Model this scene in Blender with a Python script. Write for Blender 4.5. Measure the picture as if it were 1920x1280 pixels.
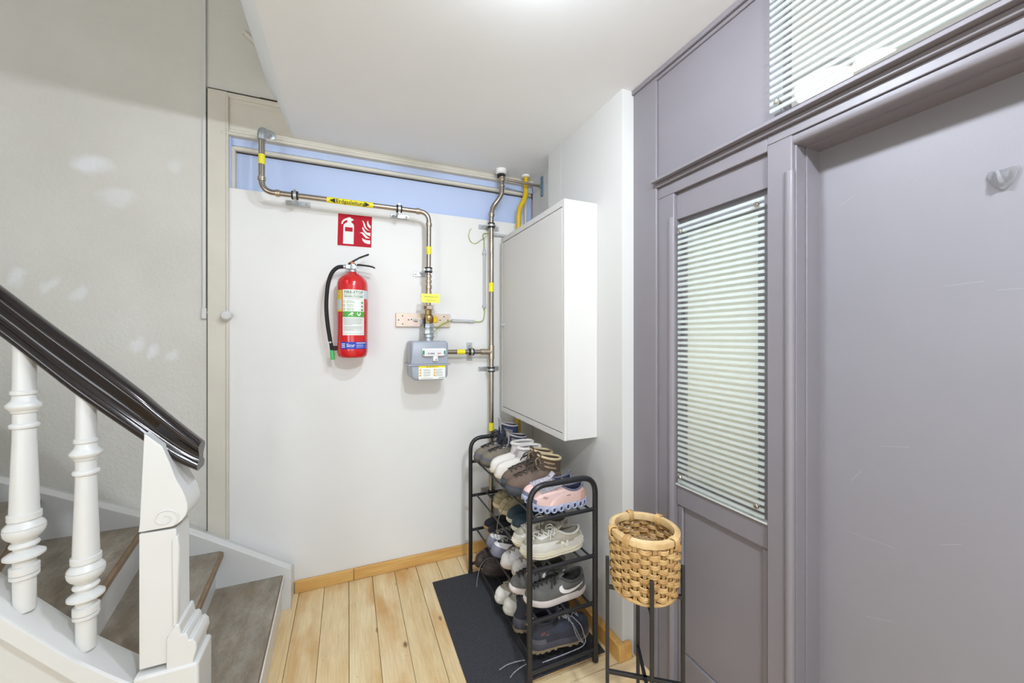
import bpy, bmesh, math, random
from mathutils import Vector, Matrix
PI = math.pi
random.seed(7)
S = bpy.context.scene
C = S.collection
for o in list(bpy.data.objects):
    bpy.data.objects.remove(o)

# ------------------------------------------------------------------ camera, world, light, exposure
F, VX, HY = 721.0, 653.0, 631.0
YAW = math.atan((960 - VX) / F)
cam = bpy.data.cameras.new('camera')
cam.sensor_width = 36.0
cam.lens = 36.0 * F / 1920.0
cam.shift_y = (HY - 640.0) / 1920.0
cam.clip_start = 0.02
co = bpy.data.objects.new('camera', cam)
C.objects.link(co)
co.location = (0, 0, 1.40)
co.rotation_euler = (PI / 2, 0, -YAW)
S.camera = co
S.view_settings.view_transform = 'Standard'
S.view_settings.look = 'None'
S.view_settings.gamma = 1.0
S.view_settings.use_curve_mapping = False
S.view_settings.exposure = 0.36
W = bpy.data.worlds.new('world')
S.world = W
W.use_nodes = True
W.node_tree.nodes['Background'].inputs[0].default_value = (1, 1, 1, 1)
W.node_tree.nodes['Background'].inputs[1].default_value = 0.3

LAMP_HALL, LAMP_REAR, FILL_INNER = 275.0, 800.0, 20.0


def area(name, loc, target, sx, sy, power, col=(1, 1, 1)):
    d = bpy.data.lights.new(name, 'AREA')
    d.shape = 'RECTANGLE'
    d.size, d.size_y = sx, sy
    d.energy = power
    d.color = col
    o = bpy.data.objects.new(name, d)
    C.objects.link(o)
    o.location = loc
    o.rotation_euler = (Vector(target) - Vector(loc)).to_track_quat('-Z', 'Y').to_euler()
    return o


# added fill lights out of view: behind the camera, left side, stair well
area('rear_fill_light', (-.3, -3.85, 0.9), (-.3, 2.4, .6), 2.4, 1.4, 28, (0.86, 0.93, 1.0))
area('side_fill_light', (-2.4, -1.5, 1.25), (1.1, .6, 1.2), 1.8, 1.6, 50, (0.86, 0.93, 1.0))
area('stairwell_fill_light', (-2.3, 0.2, 3.4), (0.0, 2.0, 1.2), 1.2, 1.4, 11, (0.88, 0.94, 1.0))


# ------------------------------------------------------------------ materials
def lin(c):
    return tuple(((v / 255.0) / 12.92 if v / 255.0 <= 0.04045 else ((v / 255.0 + 0.055) / 1.055) ** 2.4) for v in c) + (1.0,)


class NT:
    def __init__(s, m):
        s.t = m.node_tree
        s.n = s.t.nodes
        s.l = s.t.links

    def new(s, typ, **kw):
        nd = s.n.new(typ)
        for k, v in kw.items():
            setattr(nd, k, v)
        return nd

    def link(s, a, b):
        s.l.new(a, b)

    def coords(s, scale=(1, 1, 1), rand=False):
        tc = s.new('ShaderNodeTexCoord')
        mp = s.new('ShaderNodeMapping')
        mp.inputs['Scale'].default_value = scale
        s.link(tc.outputs['Object'], mp.inputs['Vector'])
        if rand:
            oi = s.new('ShaderNodeObjectInfo')
            mu = s.new('ShaderNodeMath', operation='MULTIPLY')
            mu.inputs[1].default_value = 37.0
            s.link(oi.outputs['Random'], mu.inputs[0])
            cb = s.new('ShaderNodeCombineXYZ')
            for i in range(3):
                s.link(mu.outputs[0], cb.inputs[i])
            s.link(cb.outputs[0], mp.inputs['Location'])
        return mp.outputs[0]

    def noise(s, vec, scale, detail=4, rough=0.5, dist=0.0):
        nz = s.new('ShaderNodeTexNoise')
        nz.inputs['Scale'].default_value = scale
        nz.inputs['Detail'].default_value = detail
        nz.inputs['Roughness'].default_value = rough
        nz.inputs['Distortion'].default_value = dist
        s.link(vec, nz.inputs['Vector'])
        return nz.outputs['Fac']

    def ramp(s, fac, stops):
        r = s.new('ShaderNodeValToRGB')
        e = r.color_ramp.elements
        e[0].position, e[0].color = stops[0]
        e[1].position, e[1].color = stops[-1]
        for p, c in stops[1:-1]:
            x = e.new(p)
            x.color = c
        s.link(fac, r.inputs[0])
        return r.outputs[0]

    def mix(s, fac, a, b, mode='MIX'):
        m = s.new('ShaderNodeMix', data_type='RGBA', blend_type=mode)
        for sock, v in ((0, fac), (6, a), (7, b)):
            if hasattr(v, 'links'):
                s.link(v, m.inputs[sock])
            else:
                m.inputs[sock].default_value = v
        return m.outputs[2]


MATS = {}


def mat(name, col, rough=0.5, metal=0.0, var=0.0, vscale=8.0, bump=0.0, bscale=60.0, coat=0.0, col2=None, spec=0.5, rand=False):
    if name in MATS:
        return MATS[name]
    m = bpy.data.materials.new(name)
    m.use_nodes = True
    t = NT(m)
    b = t.n['Principled BSDF']
    c = lin(col)
    b.inputs['Base Color'].default_value = c
    b.inputs['Roughness'].default_value = rough
    b.inputs['Metallic'].default_value = metal
    b.inputs['Coat Weight'].default_value = coat
    b.inputs['Coat Roughness'].default_value = 0.12
    b.inputs['Specular IOR Level'].default_value = spec
    vec = t.coords(rand=rand)
    if var > 0 or col2:
        k = t.noise(vec, vscale, 5, 0.6)
        c2 = lin(col2) if col2 else tuple(max(0, x * (1 - var)) for x in c[:3]) + (1,)
        t.link(t.ramp(k, [(0.35, c2), (0.65, c)]), b.inputs['Base Color'])
    if bump > 0:
        k = t.noise(vec, bscale, 4, 0.55)
        bp = t.new('ShaderNodeBump')
        bp.inputs['Strength'].default_value = bump
        bp.inputs['Distance'].default_value = 0.004
        t.link(k, bp.inputs['Height'])
        t.link(bp.outputs[0], b.inputs['Normal'])
    MATS[name] = m
    return m


def emit(name, col, strength):
    m = bpy.data.materials.new(name)
    m.use_nodes = True
    b = m.node_tree.nodes['Principled BSDF']
    b.inputs['Base Color'].default_value = lin(col)
    b.inputs['Emission Color'].default_value = lin(col)
    b.inputs['Emission Strength'].default_value = strength
    MATS[name] = m
    return m


def plaster_mat():
    """textured plaster with lighter patches of filler where it was repaired"""
    m = bpy.data.materials.new('plaster')
    m.use_nodes = True
    t = NT(m)
    b = t.n['Principled BSDF']
    b.inputs['Roughness'].default_value = 0.8
    vec = t.coords()
    tone = t.ramp(t.noise(vec, 3.0, 4, 0.6), [(0.3, lin((214, 211, 201))), (0.7, lin((221, 218, 210)))])
    tc = t.new('ShaderNodeTexCoord')
    nz = t.new('ShaderNodeTexNoise')
    nz.inputs['Scale'].default_value = 9.0
    t.link(tc.outputs['Object'], nz.inputs['Vector'])
    sub = t.new('ShaderNodeVectorMath', operation='SUBTRACT')
    t.link(nz.outputs['Color'], sub.inputs[0])
    sub.inputs[1].default_value = (0.5, 0.5, 0.5)
    sc = t.new('ShaderNodeVectorMath', operation='SCALE')
    sc.inputs['Scale'].default_value = 0.09
    t.link(sub.outputs[0], sc.inputs[0])
    ad = t.new('ShaderNodeVectorMath', operation='ADD')
    t.link(tc.outputs['Object'], ad.inputs[0])
    t.link(sc.outputs[0], ad.inputs[1])
    cur = tone
    # centre x, z, half sizes, tilt of each repaired patch
    for (x, z, a, c, r, k) in ((-1.10, 2.20, .09, .055, 0, .8), (-1.0, 2.06, .10, .05, -.4, .45), (-1.33, 1.66, .03, .05, .5, .5),
                               (-1.24, 1.63, .03, .05, .5, .45), (-1.13, 1.60, .035, .05, .5, .45), (-.93, 1.36, .03, .05, .6, .5),
                               (-.87, 1.33, .03, .05, .6, .6), (-.80, 1.31, .025, .045, .6, .5), (-.78, 2.25, .04, .05, 0, .3)):
        mp = t.new('ShaderNodeMapping', vector_type='TEXTURE')
        mp.inputs['Location'].default_value = (x, 0, z)
        mp.inputs['Rotation'].default_value = (0, r, 0)
        mp.inputs['Scale'].default_value = (a, 1e6, c)
        t.link(ad.outputs[0], mp.inputs['Vector'])
        ln = t.new('ShaderNodeVectorMath', operation='LENGTH')
        t.link(mp.outputs[0], ln.inputs[0])
        rp = t.ramp(ln.outputs['Value'], [(0.40, (k, k, k, 1)), (1.0, (0, 0, 0, 1))])
        cur = t.mix(rp, cur, lin((240, 241, 243)))
    t.link(cur, b.inputs['Base Color'])
    bp = t.new('ShaderNodeBump')
    bp.inputs['Strength'].default_value = 0.8
    bp.inputs['Distance'].default_value = 0.004
    t.link(t.noise(vec, 70, 5, 0.6), bp.inputs['Height'])
    t.link(bp.outputs[0], b.inputs['Normal'])
    return m


def plank_mat(name, along, pale, tan, orange):
    m = bpy.data.materials.new(name)
    m.use_nodes = True
    t = NT(m)
    b = t.n['Principled BSDF']
    b.inputs['Roughness'].default_value = 0.55
    sy = (1, .12, 1) if along == 'y' else (.12, 1, 1)
    st = (1, .05, 1) if along == 'y' else (.05, 1, 1)
    base = t.ramp(t.noise(t.coords(sy, True), 14, 5, 0.6, 0.4), [(0.3, lin(tan)), (0.62, lin(pale))])
    grain = t.ramp(t.noise(t.coords(st, True), 160, 3, 0.6), [(0.3, (.86, .84, .80, 1)), (0.62, (1, 1, 1, 1))])
    c = t.mix(1.0, base, grain, 'MULTIPLY')
    stain = t.ramp(t.noise(t.coords((1, .35, 1) if along == 'y' else (.35, 1, 1), True), 7, 3, 0.5), [(0.50, (0, 0, 0, 1)), (0.70, (.8, .8, .8, 1))])
    c = t.mix(stain, c, lin(orange))
    v = t.new('ShaderNodeTexVoronoi')
    v.inputs['Scale'].default_value = 7.0
    t.link(t.coords((1.1, .55, 0.01) if along == 'y' else (.55, 1.1, .01), True), v.inputs['Vector'])
    kn = t.ramp(v.outputs['Distance'], [(0.035, (1, 1, 1, 1)), (0.10, (0, 0, 0, 1))])
    c = t.mix(kn, c, lin((126, 92, 60)))
    v2 = t.new('ShaderNodeTexVoronoi')
    v2.inputs['Scale'].default_value = 34.0
    t.link(t.coords((1, .6, .01), True), v2.inputs['Vector'])
    dt = t.ramp(v2.outputs['Distance'], [(0.03, (.6, .6, .6, 1)), (0.09, (0, 0, 0, 1))])
    c = t.mix(dt, c, lin((120, 92, 62)))
    t.link(c, b.inputs['Base Color'])
    bp = t.new('ShaderNodeBump')
    bp.inputs['Strength'].default_value = 0.12
    bp.inputs['Distance'].default_value = 0.002
    t.link(t.noise(t.coords(st, True), 120, 3), bp.inputs['Height'])
    t.link(bp.outputs[0], b.inputs['Normal'])
    return m


def lino_mat():
    m = bpy.data.materials.new('lino')
    m.use_nodes = True
    t = NT(m)
    b = t.n['Principled BSDF']
    b.inputs['Roughness'].default_value = 0.5
    a = t.ramp(t.noise(t.coords((1, .35, 1)), 16, 6, 0.7), [(0.3, lin((122, 111, 96))), (0.7, lin((170, 161, 147)))])
    f = t.ramp(t.noise(t.coords((1, .5, 1)), 130, 3, 0.7), [(0.3, (.82, .82, .82, 1)), (0.7, (1.05, 1.05, 1.05, 1))])
    c = t.mix(1.0, a, f, 'MULTIPLY')
    w = t.ramp(t.noise(t.coords(), 5, 3), [(0.5, (0, 0, 0, 1)), (0.75, (.5, .5, .5, 1))])
    c = t.mix(w, c, lin((140, 116, 88)))
    t.link(c, b.inputs['Base Color'])
    return m


def striped_glass_mat(name, pitch, z0, white=(232, 238, 236)):
    """clear glass printed with frosted white horizontal bands"""
    m = bpy.data.materials.new(name)
    m.use_nodes = True
    t = NT(m)
    t.n.remove(t.n['Principled BSDF'])
    out = t.n['Material Output']
    tr = t.new('ShaderNodeBsdfTransparent')
    tr.inputs[0].default_value = (.95, .97, .96, 1)
    gl = t.new('ShaderNodeBsdfGlossy')
    gl.inputs['Roughness'].default_value = 0.02
    clear = t.new('ShaderNodeMixShader')
    clear.inputs[0].default_value = 0.06
    t.link(tr.outputs[0], clear.inputs[1])
    t.link(gl.outputs[0], clear.inputs[2])
    df = t.new('ShaderNodeBsdfDiffuse')
    df.inputs[0].default_value = lin(white)
    tl = t.new('ShaderNodeBsdfTranslucent')
    tl.inputs[0].default_value = lin(white)
    fr = t.new('ShaderNodeMixShader')
    fr.inputs[0].default_value = 0.45
    t.link(df.outputs[0], fr.inputs[1])
    t.link(tl.outputs[0], fr.inputs[2])
    fr2 = t.new('ShaderNodeMixShader')
    fr2.inputs[0].default_value = 0.72
    t.link(tr.outputs[0], fr2.inputs[1])
    t.link(fr.outputs[0], fr2.inputs[2])
    tc = t.new('ShaderNodeTexCoord')
    sp = t.new('ShaderNodeSeparateXYZ')
    t.link(tc.outputs['Object'], sp.inputs[0])
    s1 = t.new('ShaderNodeMath', operation='SUBTRACT')
    s1.inputs[1].default_value = z0
    t.link(sp.outputs[2], s1.inputs[0])
    d1 = t.new('ShaderNodeMath', operation='DIVIDE')
    d1.inputs[1].default_value = pitch
    t.link(s1.outputs[0], d1.inputs[0])
    fx = t.new('ShaderNodeMath', operation='FRACT')
    t.link(d1.outputs[0], fx.inputs[0])
    lt = t.new('ShaderNodeMath', operation='LESS_THAN')
    lt.inputs[1].default_value = 0.5
    t.link(fx.outputs[0], lt.inputs[0])
    mx = t.new('ShaderNodeMixShader')
    t.link(lt.outputs[0], mx.inputs[0])
    t.link(clear.outputs[0], mx.inputs[1])
    t.link(fr2.outputs[0], mx.inputs[2])
    t.link(mx.outputs[0], out.inputs['Surface'])
    return m


def mat_mat():
    m = bpy.data.materials.new('doormat')
    m.use_nodes = True
    t = NT(m)
    b = t.n['Principled BSDF']
    b.inputs['Roughness'].default_value = 0.95
    b.inputs['Specular IOR Level'].default_value = 0.2
    a = t.ramp(t.noise(t.coords(), 420, 3, 0.7), [(0.3, lin((40, 40, 43))), (0.72, lin((82, 82, 87)))])
    v = t.new('ShaderNodeTexVoronoi')
    v.inputs['Scale'].default_value = 45
    t.link(t.coords((1, 1, .01)), v.inputs['Vector'])
    k = t.ramp(v.outputs['Distance'], [(0.02, (.6, .6, .6, 1)), (0.05, (0, 0, 0, 1))])
    t.link(t.mix(k, a, lin((140, 138, 136))), b.inputs['Base Color'])
    bp = t.new('ShaderNodeBump')
    bp.inputs['Strength'].default_value = 0.6
    bp.inputs['Distance'].default_value = 0.003
    t.link(t.noise(t.coords(), 500, 2), bp.inputs['Height'])
    t.link(bp.outputs[0], b.inputs['Normal'])
    return m


M_wall = mat('white_wall', (207, 206, 203), 0.7, var=.02, vscale=2.5, bump=.08, bscale=35)
M_board = mat('white_board', (233, 232, 229), 0.5, var=.025, vscale=3)
M_ceil = mat('white_ceiling', (245, 247, 249), 0.8, var=.02, vscale=2)
M_trim = mat('white_gloss_paint', (216, 216, 213), 0.32, var=.02, vscale=6)
M_cream = mat('cream_paint', (218, 212, 198), 0.45, var=.05, vscale=5)
M_crack = mat('crack', (70, 60, 50), 0.9)
M_blue = mat('blue_paint', (190, 206, 240), 0.45, var=.04, vscale=3)
M_purple = mat('mauve_paint', (129, 124, 129), 0.38, var=.05, vscale=3, bump=.06, bscale=90)
M_plaster = plaster_mat()
M_plankY = plank_mat('floor_plank_long', 'y', (240, 218, 174), (222, 190, 136), (204, 146, 74))
M_plankX = plank_mat('floor_plank_cross', 'x', (240, 218, 176), (224, 192, 140), (204, 150, 82))
M_base = plank_mat('baseboard_pine', 'x', (224, 180, 108), (208, 156, 84), (196, 136, 64))
M_gap = mat('floor_gap', (40, 32, 24), 0.9)
M_lino = lino_mat()
M_nose = mat('nosing_wood', (140, 114, 84), 0.5, var=.3, vscale=20)
M_rail = mat('dark_lacquer', (34, 27, 26), 0.12, spec=.45, var=.3, vscale=6, bump=.04, bscale=25)
M_steel = mat('pressed_steel', (174, 164, 152), 0.26, metal=.95, var=.12, vscale=12)
M_steelf = mat('steel_fitting', (196, 182, 162), 0.3, metal=.95, var=.1, vscale=20)
M_zinc = mat('zinc', (196, 202, 206), 0.4, metal=.8, var=.2, vscale=45)
M_brass = mat('brass', (150, 126, 84), 0.35, metal=.9, var=.2, vscale=30)
M_passiv = mat('passivated_plate', (214, 200, 170), 0.35, metal=.45, col2=(224, 202, 194), vscale=12)
M_rubber = mat('black_rubber', (26, 26, 28), 0.7)
M_yellow = mat('yellow_tape', (240, 226, 40), 0.5)
M_ypipe = mat('yellow_pipe', (222, 184, 24), 0.4, var=.1, vscale=14)
M_ypale = mat('pale_yellow_tag', (238, 236, 96), 0.55)
M_black = mat('black_print', (24, 24, 22), 0.6)
M_red = mat('red_lacquer', (206, 24, 30), 0.22, coat=.5)
M_signred = mat('sign_red', (186, 26, 46), 0.6, spec=.2)
M_signw = mat('sign_white', (236, 234, 230), 0.5)
M_green = mat('green_print', (84, 168, 70), 0.5)
M_darkgreen = mat('dark_green_print', (58, 112, 66), 0.5)
M_lime = mat('green_plastic', (68, 190, 96), 0.4)
M_bluep = mat('blue_print', (32, 60, 176), 0.4)
M_paper = mat('label_paper', (236, 238, 232), 0.5)
M_greyp = mat('grey_print', (150, 152, 150), 0.6)
M_orange = mat('orange_plastic', (214, 96, 40), 0.45)
M_meter = mat('grey_enamel', (162, 167, 178), 0.34, var=.04, vscale=10)
M_conduit = mat('grey_conduit', (190, 192, 194), 0.5)
M_earth = mat('green_yellow_cable', (178, 190, 60), 0.5, col2=(92, 140, 62), vscale=60)
M_cab = mat('white_sheet_metal', (212, 210, 206), 0.42)
M_dark = mat('dark_gap', (36, 33, 30), 0.9)
M_rack = mat('black_steel', (30, 30, 33), 0.38, bump=.03, bscale=200)
M_mat = mat_mat()
M_cane = mat('cane', (210, 176, 118), 0.55, col2=(168, 126, 74), vscale=22, bump=.2, bscale=140, rand=True)
M_canep = mat('pale_cane', (222, 194, 146), 0.5, col2=(196, 160, 108), vscale=14, rand=True)
M_rope = mat('rope', (168, 136, 98), 0.8, var=.3, vscale=50)
M_clearp = mat('clear_plastic', (236, 236, 238), 0.12)
M_clearp.node_tree.nodes['Principled BSDF'].inputs['Transmission Weight'].default_value = .85
M_clearp.node_tree.nodes['Principled BSDF'].inputs['IOR'].default_value = 1.3
M_chrome = mat('chrome', (210, 206, 200), 0.2, metal=1)
M_lampw = emit('inner_lamp_glass', (255, 253, 246), .9)
M_lamph = emit('hall_lamp_glass', (231, 241, 253), LAMP_HALL)
M_lampr = emit('rear_lamp_glass', (231, 241, 253), LAMP_REAR)
M_backing = bpy.data.materials.new('backing_sheet')
M_backing.use_nodes = True
_t = NT(M_backing)
_t.n.remove(_t.n['Principled BSDF'])
_d, _l, _m = _t.new('ShaderNodeBsdfDiffuse'), _t.new('ShaderNodeBsdfTranslucent'), _t.new('ShaderNodeMixShader')
_d.inputs[0].default_value = _l.inputs[0].default_value = lin((242, 240, 232))
_m.inputs[0].default_value = .55
_t.link(_d.outputs[0], _m.inputs[1])
_t.link(_l.outputs[0], _m.inputs[2])
_t.link(_m.outputs[0], _t.n['Material Output'].inputs['Surface'])
M_inner = mat('inner_room_paint', (228, 231, 222), 0.8)


# ------------------------------------------------------------------ mesh building
class MB:
    def __init__(s):
        s.v, s.f = [], []

    def add(s, vs, fs):
        n = len(s.v)
        s.v += [tuple(v) for v in vs]
        s.f += [tuple(i + n for i in f) for f in fs]
        return s

    def box(s, x0, x1, y0, y1, z0, z1):
        return s.add([(x0, y0, z0), (x1, y0, z0), (x1, y1, z0), (x0, y1, z0), (x0, y0, z1), (x1, y0, z1), (x1, y1, z1), (x0, y1, z1)],
                     [(0, 3, 2, 1), (4, 5, 6, 7), (0, 1, 5, 4), (1, 2, 6, 5), (2, 3, 7, 6), (3, 0, 4, 7)])

    def tube(s, path, r, n=10, closed=False, cap=True):
        P = [Vector(p) for p in path]
        m = len(P)
        rs = r if isinstance(r, (list, tuple)) else [r] * m
        T = []
        for i in range(m):
            a = P[(i - 1) % m] if (closed or i > 0) else P[i]
            b = P[(i + 1) % m] if (closed or i < m - 1) else P[i]
            d = b - a
            T.append(d.normalized() if d.length > 1e-9 else Vector((0, 0, 1)))
        u = T[0].orthogonal().normalized()
        vs, fs = [], []
        for i in range(m):
            u = (u - T[i] * u.dot(T[i]))
            u = u.normalized() if u.length > 1e-6 else T[i].orthogonal().normalized()
            w = T[i].cross(u)
            for k in range(n):
                a = 2 * PI * k / n
                vs.append(P[i] + (u * math.cos(a) + w * math.sin(a)) * rs[i])
        for i in range(m if closed else m - 1):
            j = (i + 1) % m
            for k in range(n):
                l = (k + 1) % n
                fs.append((i * n + k, i * n + l, j * n + l, j * n + k))
        if cap and not closed:
            fs.append(tuple(range(n - 1, -1, -1)))
            fs.append(tuple((m - 1) * n + k for k in range(n)))
        return s.add(vs, fs)

    def lathe(s, prof, n=24, o=(0, 0, 0), ax='z', cap=True):
        vs, fs = [], []
        m = len(prof)
        for (r, h) in prof:
            for k in range(n):
                a = 2 * PI * k / n
                c, d = r * math.cos(a), r * math.sin(a)
                p = {'z': (c, d, h), 'x': (h, c, d), 'y': (d, h, c)}[ax]
                vs.append((p[0] + o[0], p[1] + o[1], p[2] + o[2]))
        for i in range(m - 1):
            for k in range(n):
                l = (k + 1) % n
                fs.append((i * n + k, i * n + l, (i + 1) * n + l, (i + 1) * n + k))
        if cap:
            fs.append(tuple(range(n - 1, -1, -1)))
            fs.append(tuple((m - 1) * n + k for k in range(n)))
        return s.add(vs, fs)

    def prism(s, poly, d0, d1, ax='z'):
        """poly in the plane across ax: z->(x,y), y->(x,z), x->(y,z)"""
        def pt(p, d):
            return {'z': (p[0], p[1], d), 'y': (p[0], d, p[1]), 'x': (d, p[0], p[1])}[ax]
        n = len(poly)
        vs = [pt(p, d0) for p in poly] + [pt(p, d1) for p in poly]
        fs = [tuple(range(n)), tuple(range(2 * n - 1, n - 1, -1))]
        fs += [(i, i + n, (i + 1) % n + n, (i + 1) % n) for i in range(n)]
        return s.add(vs, fs)

    def grid(s, fn, nu, nv, closeu=False, closev=False):
        vs = [fn(i, j) for i in range(nu) for j in range(nv)]
        fs = []
        for i in range(nu if closeu else nu - 1):
            for j in range(nv if closev else nv - 1):
                a, b = (i + 1) % nu, (j + 1) % nv
                fs.append((i * nv + j, a * nv + j, a * nv + b, i * nv + b))
        return s.add(vs, fs)

    def loft(s, secs, cap=True):
        n = len(secs[0])
        m = len(secs)
        vs = [p for q in secs for p in q]
        fs = []
        for i in range(m - 1):
            for k in range(n):
                l = (k + 1) % n
                fs.append((i * n + k, i * n + l, (i + 1) * n + l, (i + 1) * n + k))
        if cap:
            fs.append(tuple(range(n - 1, -1, -1)))
            fs.append(tuple((m - 1) * n + k for k in range(n)))
        return s.add(vs, fs)


def wloc(o):
    v = Vector((0, 0, 0))
    while o:
        v += o.location
        o = o.parent
    return v


def ob(name, mb, m, parent=None, world=True, bev=0.0, seg=2, smooth=35, solid=0.0, sub=0, fix=True, origin=None):
    """one mesh object; world=True: the geometry is in world coordinates"""
    off = Vector((0, 0, 0))
    if parent is not None:
        if world:
            off = wloc(parent)
    elif origin is not None:
        off = Vector(origin)
    me = bpy.data.meshes.new(name)
    me.from_pydata([tuple(Vector(v) - off) for v in mb.v], [], mb.f)
    me.validate()
    if fix:
        bm = bmesh.new()
        bm.from_mesh(me)
        bmesh.ops.recalc_face_normals(bm, faces=bm.faces[:])
        bm.to_mesh(me)
        bm.free()
    if smooth:
        me.shade_smooth()
        me.set_sharp_from_angle(angle=math.radians(smooth))
    me.materials.append(m)
    o = bpy.data.objects.new(name, me)
    C.objects.link(o)
    if parent is not None:
        o.parent = parent
    elif origin is not None:
        o.location = off
    if solid:
        md = o.modifiers.new('solid', 'SOLIDIFY')
        md.thickness = solid
        md.offset = 0
    if bev:
        md = o.modifiers.new('bevel', 'BEVEL')
        md.width = bev
        md.segments = seg
        md.limit_method = 'ANGLE'
        md.angle_limit = math.radians(40)
    if sub:
        md = o.modifiers.new('sub', 'SUBSURF')
        md.levels = md.render_levels = sub
    return o


def thing(name, label, cat, loc=(0, 0, 0), rz=0.0, group=None):
    o = bpy.data.objects.new(name, None)
    o.empty_display_size = 0.05
    C.objects.link(o)
    o.location = loc
    o.rotation_euler = (0, 0, rz)
    tag(o, label, cat, group)
    return o


def tag(o, label, cat, group=None):
    o['label'] = label
    o['category'] = cat
    if group:
        o['group'] = group
    return o


def struct(o, label=None, cat=None):
    o['kind'] = 'structure'
    if label:
        o['label'] = label
    if cat:
        o['category'] = cat
    return o


def sroot(name, label, cat, loc=(0, 0, 0)):
    o = bpy.data.objects.new(name, None)
    o.empty_display_size = 0.05
    C.objects.link(o)
    o.location = loc
    return struct(o, label, cat)


def B(*a):
    return MB().box(*a)


_txt = {}


def text_geo(s, size, sx=1.0, bold=0.0):
    """flat letters centred on the origin: verts (x, y), faces, width"""
    k = (s, bold)
    if k not in _txt:
        cu = bpy.data.curves.new('t', 'FONT')
        cu.body = s
        cu.size = 1.0
        cu.resolution_u = 2
        cu.offset = bold
        cu.align_x = 'CENTER'
        cu.align_y = 'CENTER'
        t = bpy.data.objects.new('t', cu)
        C.objects.link(t)
        bpy.context.view_layer.update()
        dg = bpy.context.evaluated_depsgraph_get()
        me = bpy.data.meshes.new_from_object(t.evaluated_get(dg))
        _txt[k] = ([(v.co.x, v.co.y) for v in me.vertices], [tuple(p.vertices) for p in me.polygons])
        bpy.data.meshes.remove(me)
        bpy.data.objects.remove(t)
        bpy.data.curves.remove(cu)
    vs, fs = _txt[k]
    return [(x * size * sx, y * size) for x, y in vs], fs


def text_mb(mb, s, size, fn, sx=1.0, bold=0.0, cuts=0):
    vs, fs = text_geo(s, size, sx, bold)
    if cuts:                                            # slice the letters so that they bend round a pipe
        bm = bmesh.new()
        bv = [bm.verts.new((x, y, 0)) for x, y in vs]
        for f in fs:
            bm.faces.new([bv[i] for i in f])
        for k in range(1, cuts):
            bmesh.ops.bisect_plane(bm, geom=bm.verts[:] + bm.edges[:] + bm.faces[:], plane_co=(0, (k / cuts - .5) * size * 1.2, 0), plane_no=(0, 1, 0))
        bm.verts.index_update()
        vs = [(v.co.x, v.co.y) for v in bm.verts]
        fs = [tuple(v.index for v in f.verts) for f in bm.faces]
        bm.free()
    mb.add([fn(x, y) for x, y in vs], fs)
    return mb


def arc(c, r, a0, a1, n, plane='xz'):
    out = []
    for i in range(n + 1):
        a = a0 + (a1 - a0) * i / n
        if plane == 'xz':
            out.append((c[0] + r * math.cos(a), c[1], c[2] + r * math.sin(a)))
        else:
            out.append((c[0] + r * math.cos(a), c[1] + r * math.sin(a), c[2]))
    return out


def spline(pts, n=8):
    """Catmull-Rom through the points"""
    P = [Vector(p) for p in pts]
    P = [P[0] * 2 - P[1]] + P + [P[-1] * 2 - P[-2]]
    out = []
    for i in range(1, len(P) - 2):
        for k in range(n):
            t = k / n
            a, b, c, d = P[i - 1], P[i], P[i + 1], P[i + 2]
            out.append(0.5 * ((2 * b) + (c - a) * t + (2 * a - 5 * b + 4 * c - d) * t * t + (3 * b - a - 3 * c + d) * t ** 3))
    out.append(P[-2])
    return out


def interp(tab, x):
    if x <= tab[0][0]:
        return tab[0][1]
    for (a, b), (c, d) in zip(tab, tab[1:]):
        if x <= c:
            return b + (d - b) * (x - a) / (c - a)
    return tab[-1][1]


# ================================================================== THE SHELL
YB = 2.404          # face of the white boarded back wall
ZC = 2.482          # ceiling of the hall
XE = -0.276         # edge of the ceiling at the stair well
XW = 1.10           # white right wall
ZU = 4.6            # ceiling high up in the stair well

floor = struct(ob('floor', B(-2.5, 1.30, -4.0, 2.6, -0.08, -0.022), M_gap), 'old pine board floor of the hall', 'floor')
for i, (a, b) in enumerate(zip([-.372, -.247, -.122, .003, .129, .253, .378, .505, .633, .76, .885, 1.01], [-.247, -.122, .003, .129, .253, .378, .505, .633, .76, .885, 1.01, 1.12])):
    dz = random.uniform(-.0008, .0008)
    g = [.0022, .0018, .0016, .0024, .0012, .002][i % 6]
    ob('plank', B(a + g * .5, b - g * .5, 1.405, 2.42, -.022, dz), M_plankY, floor, bev=.0012, seg=1)
ys = [1.403, 1.34, 1.213, 1.088, .962, .838, .712, .588, .46, .335, .21, .085, -.04, -.165, -.29]
while ys[-1] > -3.95:
    ys.append(ys[-1] - .126)
for a, b in zip(ys[1:], ys):
    ob('plank', B(-2.45, 1.163, a + .001, b - .001, -.022, random.uniform(-.0008, .0008)), M_plankX, floor, bev=.0012, seg=1)

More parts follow.
